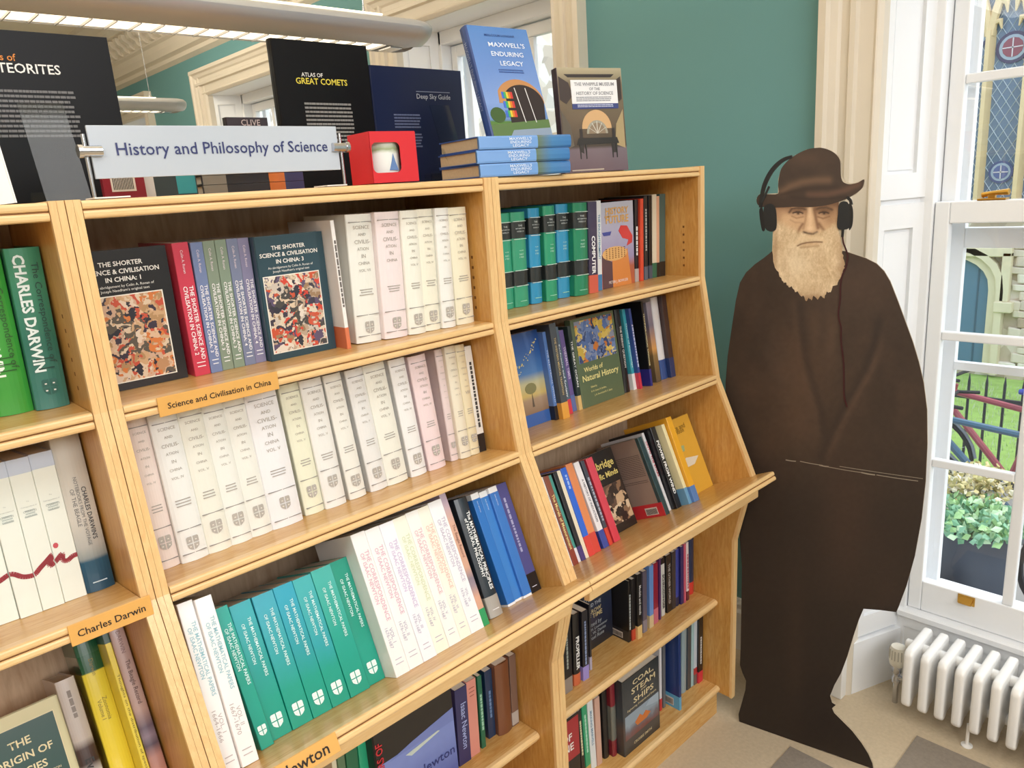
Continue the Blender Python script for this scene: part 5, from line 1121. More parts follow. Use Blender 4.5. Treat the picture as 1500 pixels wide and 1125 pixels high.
# ------------------------------------------------------------------ hanging lamps
ALU = mat('b6b8bc', .34, metal=.4, name='aluminium')
LIT = mat('fff0d2', .5, emit=2.2, name='lit_tube')
def pendant(label, xe, y, z, L=2.0, fx=None):
    t = thing('pendant_lamp', label, 'lamp', 'hanging strip lights', Matrix.Translation((xe, y, z)))
    full = [(.105*math.cos(math.radians(a)), (.030 if a < 180 else .040)*math.sin(math.radians(a))) for a in list(range(0, 181, 15))+list(range(195, 255, 15))] + [(-.042, -.0375), (-.040, -.030), (.040, -.030), (.042, -.0375)] + [(.105*math.cos(math.radians(a)), .040*math.sin(math.radians(a))) for a in range(300, 360, 15)]
    q = MB(); q.prism(full, -L, -.07, ALU, 'x'); q.build('housing', t, smooth=True)
    q = MB(); rings = [(-.07, 1.0), (-.045, .97), (-.02, .85), (-.005, .6), (0, .25)]; vs = []; fs = []; n = len(full)
    for xx_, k in rings: vs += [(xx_, a*k, b*(.35+.65*k)) for a, b in full]
    for i in range(len(rings)-1):
        for j in range(n): fs.append((i*n+j, i*n+(j+1) % n, (i+1)*n+(j+1) % n, (i+1)*n+j))
    fs.append(tuple(range((len(rings)-1)*n, len(rings)*n))); fs.append(tuple(range(n))[::-1]); q.add(vs, fs, ALU); q.build('end_cap', t, smooth=True)
    q = MB(); q.box((-L+.02, -.040, -.034), (-.12, .040, -.031), LIT); q.build('diffuser', t)
    for k in range(int((L-.2)/.045)):
        if k > 40: break
        q = MB(); q.box((-.13-k*.045, -.041, -.039), (-.1325-k*.045, .041, -.0342), ALU); q.build('louvre_blade', t)
    q = MB(); q.box((-.112, -.03, -.0405), (-.075, .03, -.0375), CHROME); q.build('switch_plate', t)
    q = MB(); q.box((-L+.02, -.078, .0215), (-.16, -.070, .0245), LIT); q.build('uplight_slot', t)
    q = MB(); q.lathe([(.014, .028), (.014, .036), (.004, .042), (.0015, .06), (.0015, CEIL-z-.03), (.03, CEIL-z-.03), (.03, CEIL-z-.001)], CHROME, 10, Matrix.Translation((-.16, 0, 0))); q.build('suspension_cable', t)
    q = MB(); q.lathe([(.014, .028), (.014, .036), (.004, .042), (.0015, .06), (.0015, CEIL-z-.03), (.03, CEIL-z-.03), (.03, CEIL-z-.001)], CHROME, 10, Matrix.Translation((-L+.2, 0, 0))); q.build('suspension_cable', t)
pendant('long aluminium strip lamp hanging over the bookcases, nearest to the viewer', -.570, .50, 2.108, 2.3)
p = aty(268, 154, 3.0)
pendant('smaller-looking aluminium strip lamp hanging farther back', p.x, 3.0, p.z, 1.8)

# ------------------------------------------------------------------ radiator
RX0, RX1 = .300, .485; RW = mat('f2f1ee', .28, coat=.4, name='radiator_enamel')
rd = thing('radiator', 'white column radiator under the window', 'radiator', None, Matrix.Translation((0, 0, 0)))
for k in range(11):
    y = -.513-k*.047
    q = MB(); c = .014
    oc = [(RX0, .078), (RX0+c, .064), (RX0+.03, .064), (RX0+.045, .078), (RX1-.045, .078), (RX1-.03, .064), (RX1-c, .064), (RX1, .078), (RX1, .250), (RX1-c, .264), (RX0+c, .264), (RX0, .250)]
    q.prism(oc, y-.013, y+.013, RW, 'y'); q.build('radiator_section', rd, bevel=.0085, seg=3, smooth=True)
for z, nm in ((.225, 'upper_header'), (.095, 'lower_header')):
    q = MB(); q.tube([((RX0+RX1)/2+.01, -.495, z), ((RX0+RX1)/2+.01, -.513-.47-.02, z)], .017, RW, 12); q.build(nm, rd, smooth=True)
q = MB(); q.lathe([(.016, 0), (.016, .020), (.010, .024)], RW, 12, Matrix.Translation((.395+.01, -.495, .225)) @ Matrix.Rotation(-math.pi/2, 4, 'X')); q.build('end_plug', rd, smooth=True)
for y in (-.681, -.93):
    q = MB(); q.lathe([(.016, 0.0), (.016, .003), (.005, .006), (.005, .075)], RW, 12, Matrix.Translation((.337, y, 0.0))); q.build('foot', rd, smooth=True)
vv = thing('radiator_valve', 'white ribbed thermostatic valve left of the radiator', 'valve', None, Matrix.Translation((.400, -.452, 0)) @ Matrix.Diagonal((1.2, 1.2, 1.03, 1)))
q = MB(); q.lathe([(.012, .130), (.019, .138), (.021, .150), (.020, .190), (.017, .200), (.001, .202)], mat('ece8da', .4), 24); q.build('thermostat_head', vv, smooth=True)
q = MB()
for k in range(16):
    a = k*math.pi/8; q.box((.0195, -.0012, .160), (.0215, .0012, .192), mat('b9b4a6', .5), Matrix.Rotation(a, 4, 'Z'))
q.build('grip_ribs', vv)
q = MB(); q.lathe([(.007, .0), (.007, .070), (.011, .074), (.011, .090), (.008, .094), (.008, .105), (.012, .110), (.012, .130)], CHROME, 14); q.tube([(0, 0, .092), (0, -.045, .095)], .008, CHROME, 10); q.build('valve_body', vv, smooth=True)
# ------------------------------------------------------------------ cardboard cut-out man
E0 = Vector((.19, -.982, 0)).normalized(); NN = Vector((.982, .19, -.05)).normalized(); UP = E0.cross(NN)
if UP.z < 0: UP = -UP
A0 = Vector((-.013, -.128, 0)); NN = UP.cross(E0); cN = NN.dot(A0)
MS = Matrix(((E0.x, NN.x, UP.x, A0.x), (E0.y, NN.y, UP.y, A0.y), (E0.z, NN.z, UP.z, A0.z), (0, 0, 0, 1))); MSI = MS.inverted()
def loc(px, py):
    p = MSI @ hit(px, py, NN, cN); return p.x, max(p.z, .001)
st = thing('cardboard_cutout', 'life-size cardboard cut-out of a bearded man in hat and dark cloak wearing headphones', 'cut-out', None, MS)
CARD = mat('cfc3ac', .8)
def smooth_poly(pts, k=4, closed=True):
    P_ = [Vector(p) for p in pts]; n = len(P_); out = []
    for i in range(n):
        p0, p1, p2, p3 = P_[(i-1) % n], P_[i], P_[(i+1) % n], P_[(i+2) % n]
        for j in range(k):
            t = j/k; out.append(.5*((2*p1)+(p2-p0)*t+(2*p0-5*p1+4*p2-p3)*t*t+(3*p1-p0-3*p2+p3)*t**3))
    return [(v.x, v.y) for v in out]
def hsh(x, y):
    s = math.sin(x*127.1+y*311.7)*43758.5453; return s-math.floor(s)
def vnoise(x, y):
    xi, yi = math.floor(x), math.floor(y); fx, fy = x-xi, y-yi; fx = fx*fx*(3-2*fx); fy = fy*fy*(3-2*fy)
    return (hsh(xi, yi)*(1-fx)+hsh(xi+1, yi)*fx)*(1-fy)+(hsh(xi, yi+1)*(1-fx)+hsh(xi+1, yi+1)*fx)*fy
def fbm(x, y): return .5*vnoise(x, y)+.3*vnoise(x*2.1+9, y*2.1)+.2*vnoise(x*4.3, y*4.3+5)
def mixc(a, b, t): t = min(max(t, 0), 1); return [a[i]*(1-t)+b[i]*t for i in range(3)]
def gauss(x, y, cx, cy, sx, sy, rot=0):
    c, s = math.cos(rot), math.sin(rot); dx, dy = x-cx, y-cy; u, v = (dx*c+dy*s)/sx, (-dx*s+dy*c)/sy
    return math.exp(-(u*u+v*v))
def seg(x, y, pts, wd):
    best = 1e9
    for i in range(len(pts)-1):
        ax, ay = pts[i]; bx, by = pts[i+1]; dx, dy = bx-ax, by-ay; t = max(0, min(1, ((x-ax)*dx+(y-ay)*dy)/(dx*dx+dy*dy))); d = math.hypot(x-ax-t*dx, y-ay-t*dy); best = min(best, d)
    return math.exp(-(best/wd)**2)
INKM = vcol_mat('photographic_print', .55, .08)
def print_part(name, outline, step, paint, off, th=.0004):
    """part of the printed figure: filled outline with ink colours at its points"""
    pts = [Vector(p) for p in outline]; n = len(pts)
    x0 = min(p.x for p in pts); x1 = max(p.x for p in pts); y0 = min(p.y for p in pts); y1 = max(p.y for p in pts)
    def inside(x, y):
        c = False; j = n-1
        for i in range(n):
            if (pts[i].y > y) != (pts[j].y > y) and x < (pts[j].x-pts[i].x)*(y-pts[i].y)/(pts[j].y-pts[i].y)+pts[i].x: c = not c
            j = i
        return c
    extra = []; yy = y0+step/2; r = 0
    while yy < y1:
        xx = x0+step*(.5 if r % 2 else 1)
        while xx < x1:
            if inside(xx, yy): extra.append(Vector((xx, yy)))
            xx += step
        yy += step*.87; r += 1
    vo, eo, fo, *_ = delaunay_2d_cdt(pts+extra, [(i, (i+1) % n) for i in range(n)], [], 1, .01)
    vs = [(loc(v.x, v.y)[0], -off, loc(v.x, v.y)[1]) for v in vo]
    me = bpy.data.meshes.new(name); fs = []
    for f in fo:
        a, b, c = [Vector(vs[i]) for i in f[:3]]
        fs.append(tuple(f) if (b-a).cross(c-a).y < 0 else tuple(f)[::-1])
    me.from_pydata(vs, [], fs); me.materials.append(INKM); ca = me.color_attributes.new('ink', 'FLOAT_COLOR', 'POINT')
    for i, v in enumerate(vo):
        c = paint(v.x, v.y); ca.data[i].color = (*lin(c)[:3], 1)
    o = bpy.data.objects.new(name, me); COL.objects.link(o); o.parent = st; return o
def H6(h): return [int(h[i:i+2], 16)/255 for i in (0, 2, 4)]
coat = [(1131, 368), (1120, 377), (1106, 387), (1093, 399), (1084, 414), (1078, 440), (1072, 480), (1066, 522), (1063, 560), (1063, 600), (1066, 660), (1074, 720), (1083, 780), (1087, 830), (1086, 890), (1085, 950), (1084, 974), (1088, 986), (1093, 997), (1092, 1010), (1087, 1028), (1082, 1046), (1083, 1057),
        (1095, 1066), (1122, 1078), (1161, 1092), (1210, 1106), (1250, 1118), (1268, 1126), (1279, 1130), (1278, 1118), (1272, 1104), (1262, 1088), (1248, 1070), (1234, 1056), (1222, 1044), (1219, 1037), (1224.5, 1032.5), (1219, 1029), (1216, 1019), (1222, 1004), (1232, 986), (1241, 962), (1250, 932), (1258, 908), (1265, 891.5)]
hemr = [(1265, 891.5), (1290, 893.5), (1313, 896.5)]
coatr = [(1316, 890), (1328, 858), (1340, 815), (1350, 760), (1356, 705), (1358.5, 650), (1358, 600), (1353, 560), (1346, 530), (1337, 500), (1326, 470), (1315, 440), (1304, 412), (1295, 397), (1284, 386), (1268, 378), (1250, 372), (1238, 368)]
beard = [(1135, 303), (1134, 322), (1133, 340), (1132, 352), (1131.5, 368), (1133, 383), (1138, 396), (1142, 405), (1148, 413), (1152, 414), (1156, 421), (1160, 419), (1165, 428), (1169, 427), (1174, 434), (1177, 433), (1181, 441), (1185, 436), (1189, 440), (1192, 433), (1198, 439), (1203, 433), (1208, 437), (1211, 427), (1217, 428), (1220, 419), (1227, 417), (1229, 410), (1234, 404), (1236, 394), (1238, 388), (1235, 378), (1234, 367), (1232, 352), (1228, 336), (1228, 318), (1229, 296), (1200, 296), (1165, 298)]
hat = [(1112.7, 301.5), (1109, 297), (1108.8, 291), (1111, 286.5), (1115, 284), (1126, 284.5), (1140.3, 283.5), (1140.2, 272), (1141.3, 261), (1144, 249), (1149, 241), (1156, 234), (1165, 227.5), (1173, 223), (1181, 219.5), (1188, 217.6), (1201, 216.4), (1210, 218), (1217, 220.8), (1223, 224.5), (1227.5, 229), (1230.4, 234), (1231.6, 240), (1232, 255), (1233, 262), (1236, 267), (1243.6, 269.8), (1251, 269), (1258, 267), (1266, 262.8), (1264.7, 272.5), (1260.5, 278.5), (1253, 284), (1244, 289.4), (1236, 293), (1225, 297), (1214, 300), (1201, 302), (1184.5, 303.5), (1164, 303), (1142, 304), (1124, 304)]
# the card itself, cut round the whole figure
neckl = [(1139, 366)]
body_out = coat + hemr[1:] + coatr + [(1236, 350), (1229, 300), (1240, 291), (1253, 284.5), (1265, 273), (1266.5, 262.3), (1251, 268.5), (1238, 267), (1233, 258), (1232.4, 240), (1228, 228.4), (1217, 220.2), (1201, 215.8), (1181, 219), (1165, 227), (1150, 239), (1143.5, 249), (1140, 262), (1139.5, 283), (1112, 284.5), (1108, 291), (1112, 302), (1134, 305), (1132, 340)]
bo = [loc(*p) for p in body_out]
q = MB()
pts2 = [Vector(p) for p in bo]; n = len(pts2)
vo, eo, fo, *_ = delaunay_2d_cdt(pts2, [(i, (i+1) % n) for i in range(n)], [], 1, 1e-5)
vs = [(v.x, 0, v.y) for v in vo]+[(v.x, .006, v.y) for v in vo]; K = len(vo); fs = []
for f in fo:
    a, b, c = [Vector(vs[i]) for i in f[:3]]; g = tuple(f) if (b-a).cross(c-a).y < 0 else tuple(f)[::-1]
    fs += [g, tuple(i+K for i in g)[::-1]]
q.add(vs, fs, CARD)
q.add([(x, y, z) for y in (0, .006) for x, z in bo], [(i, (i+1) % n, n+(i+1) % n, n+i) for i in range(n)], mat('a9987e', .8))
q.build('card_board', st)
# strut at the back
q = MB(); q.prism([(.0065, .02), (.20, .02), (.0065, .95)], .20, .205, CARD, 'x'); q.build('rear_strut', st)
lap_r = [(1297, 470), (1291, 500), (1276, 542), (1252, 584), (1228, 632), (1212, 670)]
lap_l = [(1172, 445), (1175, 480), (1180, 520), (1190, 560), (1203, 600), (1208, 640)]
def paint_coat(x, y):
    c = H6('37291f'); n_ = fbm(x/38, y/52)
    c = mixc(c, H6('2c2019'), gauss(x, y, 1105, 480, 50, 90)*.7+gauss(x, y, 1310, 620, 45, 160)*.5)
    c = mixc(c, H6('4c382b'), max(0, n_-.45)*1.1)
    c = mixc(c, H6('463429'), gauss(x, y, 1255, 420, 60, 40)*.7)
    c = mixc(c, H6('57402f'), gauss(x, y, 1165, 560, 40, 90)*.55)
    c = mixc(c, H6('5c4536'), seg(x, y, lap_r, 5.5)*.62*min(1, max(.15, (y-470)/70))); c = mixc(c, H6('5a4435'), seg(x, y, [(a-8, b-2) for a, b in lap_l], 5)*.35)
    c = mixc(c, H6('241a15'), seg(x, y, [(a-9, b) for a, b in lap_r], 6)*.6); c = mixc(c, H6('241a15'), seg(x, y, lap_l, 6)*.5)
    c = mixc(c, H6('5c4534'), gauss(x, y, 1218, 490, 10, 40)*.5+gauss(x, y, 1195, 480, 8, 30)*.4)
    if y > 640: c = mixc(c, H6('261b15'), (y-640)/120)
    c = mixc(c, H6('3d2a20'), gauss(x, y, 1240, 760, 40, 110)*.7+gauss(x, y, 1300, 860, 22, 60)*.3)
    if y > 890 or x < 1262-(y-680)*.02 and y > 880: c = mixc(c, H6('221812'), .55)
    c = mixc(c, H6('30221a'), gauss(x, y, 1165, 930, 14, 120)*.8)
    g_ = (hsh(round(x*1.3), round(y*1.3))-.5)*.018
    return [v+g_ for v in c]
print_part('cloak_print', coat+hemr[1:]+coatr+[(1228, 366), (1180, 380), (1139, 366)], 5.0, paint_coat, .0010)
def paint_hat(x, y):
    c = mixc(H6('43342a'), H6('352820'), fbm(x/22, y/16))
    c = mixc(c, H6('5a4334'), gauss(x, y, 1180, 232, 26, 10)*.5)
    arc = [(1146, 281), (1158, 273), (1175, 267), (1196, 264), (1214, 264)]; c = mixc(c, H6('6d5440'), seg(x, y, arc, 6)*.85)
    c = mixc(c, H6('33251c'), seg(x, y, [(1145, 285), (1160, 281), (1180, 277), (1205, 275), (1228, 275)], 3)*.7)
    c = mixc(c, H6('66493a'), seg(x, y, [(1185, 285), (1212, 285), (1238, 279), (1258, 270)], 5)*.7)
    c = mixc(c, H6('2e211a'), seg(x, y, [(1160, 289), (1190, 292), (1215, 291), (1240, 288)], 1.6)*.6)
    c = mixc(c, H6('3b2b22'), seg(x, y, [(1114, 294), (1150, 296), (1200, 298), (1225, 296)], 6)*.6)
    return c
print_part('hat_print', smooth_poly(hat, 3), 2.4, paint_hat, .0022)
def paint_face(x, y):
    c = mixc(H6('a98463'), H6('c9a580'), (y-302)/16)
    c = mixc(c, H6('6b4c36'), math.exp(-((y-298)/8.0)**2)*.9)
    c = mixc(c, H6('d3b08a'), gauss(x, y, 1156, 322, 11, 9)*.6)
    c = mixc(c, H6('94704f'), gauss(x, y, 1217, 318, 12, 13)*.65); c = mixc(c, H6('a17c5c'), gauss(x, y, 1141, 318, 5, 16)*.5)
    c = mixc(c, H6('6e4f39'), gauss(x, y, 1169, 309.5, 11, 4.2)*.85); c = mixc(c, H6('63462f'), gauss(x, y, 1207, 309.5, 12, 4.8)*.9)       # sockets
    c = mixc(c, H6('4e3727'), seg(x, y, [(1156.5, 311), (1160, 306), (1167, 304.5), (1176, 305.5), (1181, 307)], 1.7)*.8); c = mixc(c, H6('4e3727'), seg(x, y, [(1194, 307), (1202, 304.5), (1211, 304), (1219, 307)], 1.9)*.8)
    c = mixc(c, H6('d9bd9a'), seg(x, y, [(1160, 303.2), (1168, 302.4)], 1.0)*.5)
    c = mixc(c, H6('2b1d15'), seg(x, y, [(1162, 312), (1167, 310.6), (1172, 310.8), (1176, 312.4)], 1.0)*.95); c = mixc(c, H6('2b1d15'), seg(x, y, [(1200, 312.2), (1205, 310.8), (1210, 310.8), (1214, 312.2)], 1.0)*.9)
    c = mixc(c, H6('cfb08e'), gauss(x, y, 1165, 313.2, 2.2, .8)*.8+gauss(x, y, 1173, 313.2, 1.8, .8)*.7); c = mixc(c, H6('2b1d15'), gauss(x, y, 1169.5, 312.8, 1.6, 1.3)*.9)
    c = mixc(c, H6('b8967a'), gauss(x, y, 1203, 313.2, 1.8, .8)*.7); c = mixc(c, H6('2b1d15'), gauss(x, y, 1207.5, 312.8, 1.6, 1.3)*.9)
    c = mixc(c, H6('9a7655'), seg(x, y, [(1160, 316.5), (1167, 319.5), (1177, 317.5)], 1.2)*.75); c = mixc(c, H6('876447'), seg(x, y, [(1198, 317.5), (1206, 320), (1215, 317)], 1.4)*.8)
    c = mixc(c, H6('a98665'), seg(x, y, [(1158, 322), (1165, 326), (1172, 326)], 1.4)*.5)
    c = mixc(c, H6('e0c09b'), seg(x, y, [(1186.5, 306), (1187, 320), (1186.5, 334)], 4.2)*.85)                                              # nose ridge
    c = mixc(c, H6('7d5b41'), seg(x, y, [(1193.5, 306), (1195.5, 320), (1198.5, 334)], 2.4)*.85); c = mixc(c, H6('9b7655'), seg(x, y, [(1181.5, 309), (1180, 322), (1177, 335)], 1.6)*.55)
    c = mixc(c, H6('e8caa6'), gauss(x, y, 1187, 335, 5, 4)*.75)
    c = mixc(c, H6('3e2a1d'), seg(x, y, [(1177.5, 340), (1184, 342), (1191, 343), (1197, 340)], 1.5)*.95)                                     # nostrils
    c = mixc(c, H6('825f45'), seg(x, y, [(1176, 328), (1172, 334), (1168, 342), (1165, 347)], 1.9)*.8); c = mixc(c, H6('7a583e'), seg(x, y, [(1200, 328), (1205, 335), (1211, 344)], 2.6)*.75)
    bt = 1/(1+math.exp(-(y-(345-abs(x-1187)*.42+6*(fbm(x/4, y/4)-.5)))/1.8))
    n1 = fbm(x/3.0+2*math.sin(y/14), y/10); n2 = fbm(x/10+3, y/12); n3 = hsh(round(x*.8), round(y*.45))
    b_ = mixc(H6('a98a63'), H6('ead6b4'), .10+1.05*(.45*n1+.55*n2)+.22*(n3-.5))
    b_ = mixc(b_, H6('8f6f50'), gauss(x, y, 1236, 385, 9, 40)*.6+gauss(x, y, 1190, 438, 26, 8)*.75+gauss(x, y, 1136, 372, 4, 26)*.5)
    b_ = mixc(b_, H6('f0e0c2'), gauss(x, y, 1165, 385, 16, 22)*.45)
    c = mixc(c, b_, bt*.97)
    c = mixc(c, H6('c9a67f'), gauss(x, y, 1187, 357.5, 12, 2.5)*.8)
    c = mixc(c, H6('dcc29c'), seg(x, y, [(1165, 355), (1173, 350), (1186, 348), (1199, 349), (1209, 354)], 2.6)*.7)
    c = mixc(c, H6('6b4c35'), seg(x, y, [(1168.5, 360), (1175, 357), (1183, 355.3), (1195, 354.3), (1204.5, 354.6)], 1.0)*.9)          # mouth
    c = mixc(c, H6('a07c5a'), seg(x, y, [(1173, 362.5), (1186, 361.5), (1199, 360)], 1.6)*.55)
    g_ = (hsh(round(x*2), round(y*2))-.5)*.03
    return [v+g_ for v in c]
def tuft(pts, i0, i1, amp):
    """breaks the lower beard edge into tufts"""
    out = []; rnd = random.Random(3); n = len(pts)
    cx, cy = 1186, 385
    for i in range(n):
        out.append(pts[i])
        if i0 <= i < i1:
            (ax, ay), (bx, by) = pts[i], pts[i+1]; k = 3
            for j in range(1, k):
                t = j/k; x, y = ax+(bx-ax)*t, ay+(by-ay)*t; d = math.hypot(x-cx, y-cy); a = rnd.uniform(-amp, amp)*(1 if j % 2 else -.6)
                out.append((x+(x-cx)/d*a, y+(y-cy)/d*a))
    return out
beard = tuft(beard, 3, 34, 1.7)
print_part('face_and_beard_print', beard, 1.0, paint_face, .0016)
# headphones, cord and fold
HP = mat('17181a', .4, name='printed_black')
def flatpart(name, pts, m, off, parent=st):
    p2 = [loc(*p) for p in pts]; q = MB(); q.prism(p2, -off, -off+.0016, m, 'y'); return q.build(name, parent)
def ribbon(name, pts, wd, m, off, thick=.0012):
    s_ = sm(pts, 5); L_ = []; R_ = []
    for i, p in enumerate(s_):
        d = (s_[min(i+1, len(s_)-1)]-s_[max(i-1, 0)]).normalized(); nn = Vector((-d.y, d.x))*(wd(i/(len(s_)-1)) if callable(wd) else wd)
        L_.append(loc(*(p+nn))); R_.append(loc(*(p-nn)))
    q = MB()
    for i in range(len(s_)-1):
        q.prism([L_[i], L_[i+1], R_[i+1], R_[i]], -off, -off+thick, m, 'y')
    return q.build(name, st)
hb = ribbon('headphone_band', [(1161, 229.5), (1150, 233), (1140, 240), (1131, 250), (1124, 262), (1119, 275), (1116, 290), (1114.5, 304)], lambda t: 2.2+.8*math.sin(t*3.1), HP, .0045, .006)
ribbon('headphone_slider', [(1127.5, 273), (1122, 285), (1117, 296)], 1.5, mat('232527', .4), .0052, .002)
flatpart('headphone_ear_cup', smooth_poly([(1125.5, 299), (1132.5, 299.5), (1137, 306), (1138.4, 318), (1138, 334), (1133, 339), (1127, 338.5), (1122, 334), (1119.5, 318), (1120, 304)], 3), mat('1e2022', .4), .0056)
flatpart('headphone_outer_plate', smooth_poly([(1114, 305), (1117.5, 305), (1120.5, 320), (1121.5, 334), (1120, 338.5), (1117, 337), (1114.5, 325), (1113, 311)], 3), HP, .0050)
ribbon('headphone_band', [(1241, 289), (1245.5, 293), (1247.5, 300)], 2.2, HP, .0045, .006)
flatpart('headphone_ear_cup', smooth_poly([(1232.5, 296), (1241, 295.5), (1245, 303), (1246, 318), (1244, 333), (1240, 336), (1229.5, 336), (1226.8, 329), (1228, 314), (1229, 302)], 3), mat('1e2022', .4), .0056)
flatpart('headphone_outer_plate', smooth_poly([(1244, 299), (1248.5, 301), (1250.3, 312), (1249.5, 328), (1246.5, 335.5), (1243.8, 334)], 3), HP, .0050)
flatpart('headphone_plug', [(1233.5, 335), (1237.5, 335), (1236.3, 347), (1232.8, 347)], HP, .0050)
ribbon('headphone_cord', [(1234.5, 346), (1236, 356), (1240.5, 368), (1242, 378), (1239, 392), (1234, 404), (1231.5, 420), (1231, 440), (1228.5, 458), (1230, 470), (1232.5, 480), (1232.5, 500), (1236, 530), (1236.5, 560), (1237, 580), (1241.5, 596)], 1.15, mat('38090f', .5), .0034)
FOLD = mat('8f8474', .6)
for a_, b_, w_ in (((1151, 673.5), (1166, 675.5), .7), ((1172, 675.5), (1205, 681.5), .45), ((1200, 681), (1214, 683.5), .8), ((1214, 684), (1262, 692), .4), ((1262, 692), (1282, 695.5), .8), ((1284, 695.5), (1345, 704.5), .5), ((1230, 683), (1352, 701), .35)):
    ribbon('fold_crease', [a_, ((a_[0]+b_[0])/2, (a_[1]+b_[1])/2+.4), b_], w_, FOLD, .0014, .0004)
x_, z_ = loc(1211, 1100)
t_ = text('CAMBRIDGE UNIVERSITY PRESS', mat('8f8678', .6), st, (loc(1215, 1103)[0], -.0016, loc(1215, 1103)[1]), width=.055, name='small_print')

# ------------------------------------------------------------------ outdoors
GZ = -.80; FX = 8.0
struct(MB().box((WX+.55, -8, GZ-.05), (4.6, 24, GZ), mat('9a9690', .9, var=.1, scale=4)).build('pavement'))
lawn = struct(MB().box((4.6, -8, GZ-.05), (FX, 24, GZ+.01), mat('8fae5a', .95, var=.35, scale=9)).build('lawn')); 
gl = MB(); rnd = random.Random(5)
for i in range(2600):
    x = rnd.uniform(4.65, 7.6); y = rnd.uniform(-.6, 2.2); a = rnd.uniform(0, 6.3); h = rnd.uniform(.03, .09)
    gl.add([(x, y, GZ), (x+.012*math.cos(a), y+.012*math.sin(a), GZ), (x+.02*math.sin(a), y, GZ+h)], [(0, 1, 2)], mat('b8c69c', .8))
g_ = gl.build('grass_blade', lawn); g_['kind'] = 'stuff'
fb = thing('stone_building', 'old rubble-stone building with an arched blue door and leaded windows, across the lane', 'building', None)
RUB = voronoi_mat('rubble_stone', ['d9cbb8', 'c8b8a4', 'e0d6c6', 'b4a594', 'cfc4b6', 'e6ddce', 'bfae9a', 'd4c2ae'], 5, .9, 0)
q = MB(); q.box((FX, -8, GZ), (FX+.5, 24, 7), RUB); q.build('wall', fb)
def fp(px, py, d=0): p = atx(px, py, FX-d); return p.y, p.z
# door
yj, zj = fp(1448, 450); yc, za = fp(1386, 374); zb = fp(1400, 540)[1]; hw = abs(yc-yj)
def arch(r, n=12, zs=None):
    zs = zs if zs is not None else za-hw*.78
    return [(yc-r*math.cos(math.pi*i/n)*1.0, zs+ (za-zs+(r-hw))*math.sin(math.pi*i/n)**.85) for i in range(n+1)]
D_ = arch(hw); D_ = [(D_[0][0], zb)] + D_ + [(D_[-1][0], zb)]
q = MB(); q.prism(D_, FX-.015, FX+.01, mat('56788f', .6, var=.08, scale=3), 'x'); q.build('arched_door', fb)
for k in range(4):
    y_ = yc-hw*.75+k*hw*.5; q = MB(); q.box((FX-.022, y_-.008, zb), (FX-.014, y_+.008, za-.15), mat('3f5c70', .6)); q.build('door_batten', fb)
ST = mat('d8cbac', .85, var=.12, scale=6, name='dressed_stone')
for r0, r1, d in ((hw, hw+.09, .07), (hw+.09, hw+.16, .12)):
    a, b = arch(r0), arch(r1); q = MB()
    for i in range(len(a)-1): q.prism([a[i], a[i+1], b[i+1], b[i]], FX-d, FX, ST, 'x')
    for i in (0, -1): 
        ya_, yb_ = a[i][0], b[i][0]; q.box((FX-d, min(ya_, yb_), zb), (FX, max(ya_, yb_), a[i][1]), ST)
    q.build('arch_moulding', fb)
# square hood mould
yh = fp(1474, 440)[0]; zh = fp(1440, 368)[1]; zl = fp(1468, 440)[1]
q = MB(); q.box((FX-.12, 2*yc-yh, zh-.05), (FX, yh-.04, zh+.05), ST) if yh > yc else q.box((FX-.12, yh-.04, zh-.05), (FX, 2*yc-yh, zh+.05), ST)
q.box((FX-.12, yh-.04, zl), (FX, yh+.05, zh), ST); q.box((FX-.14, yh-.09, zl-.12), (FX, yh+.09, zl), ST); q.build('hood_mould', fb, bevel=.01)
# proud rubble stones round the door, one object each
meshes = []
for k in range(6):
    bm = bmesh.new(); bmesh.ops.create_cube(bm, size=1)
    for v in bm.verts: v.co += Vector((0, random.uniform(-.08, .08), random.uniform(-.12, .12)))
    bmesh.ops.bevel(bm, geom=list(bm.edges), offset=.10, segments=1, affect='EDGES')
    me = bpy.data.meshes.new('stone'); bm.to_mesh(me); bm.free(); me.materials.append(mat(('d9cbb8', 'c4b29c', 'e2d8c8', 'b09c88', 'cfc0b0', 'e9e0d2')[k], .9, var=.1, scale=3)); meshes.append(me)
rnd = random.Random(11); z = zb-.05; cnt = 0; ztop = fp(1440, 338)[1]
while z < ztop:
    h = rnd.uniform(.07, .12); y = yh-1.3
    while y < yc+1.2:
        w_ = rnd.uniform(.12, .30); ym = y+w_/2
        inside_hood = (min(2*yc-yh, yh)-.06 < ym < max(2*yc-yh, yh)+.06) and z < zh+.05
        in_sp = inside_hood and (abs(ym-yc) > hw+.2)
        if not inside_hood and cnt < 290 and (ym < yc+.9):
            o = bpy.data.objects.new('stone', meshes[rnd.randrange(6)]); COL.objects.link(o); o.parent = fb
            o.location = (FX-.01, ym, z+h/2); o.scale = (.08, w_*.94, h*.9); cnt += 1
        y += w_
    z += h
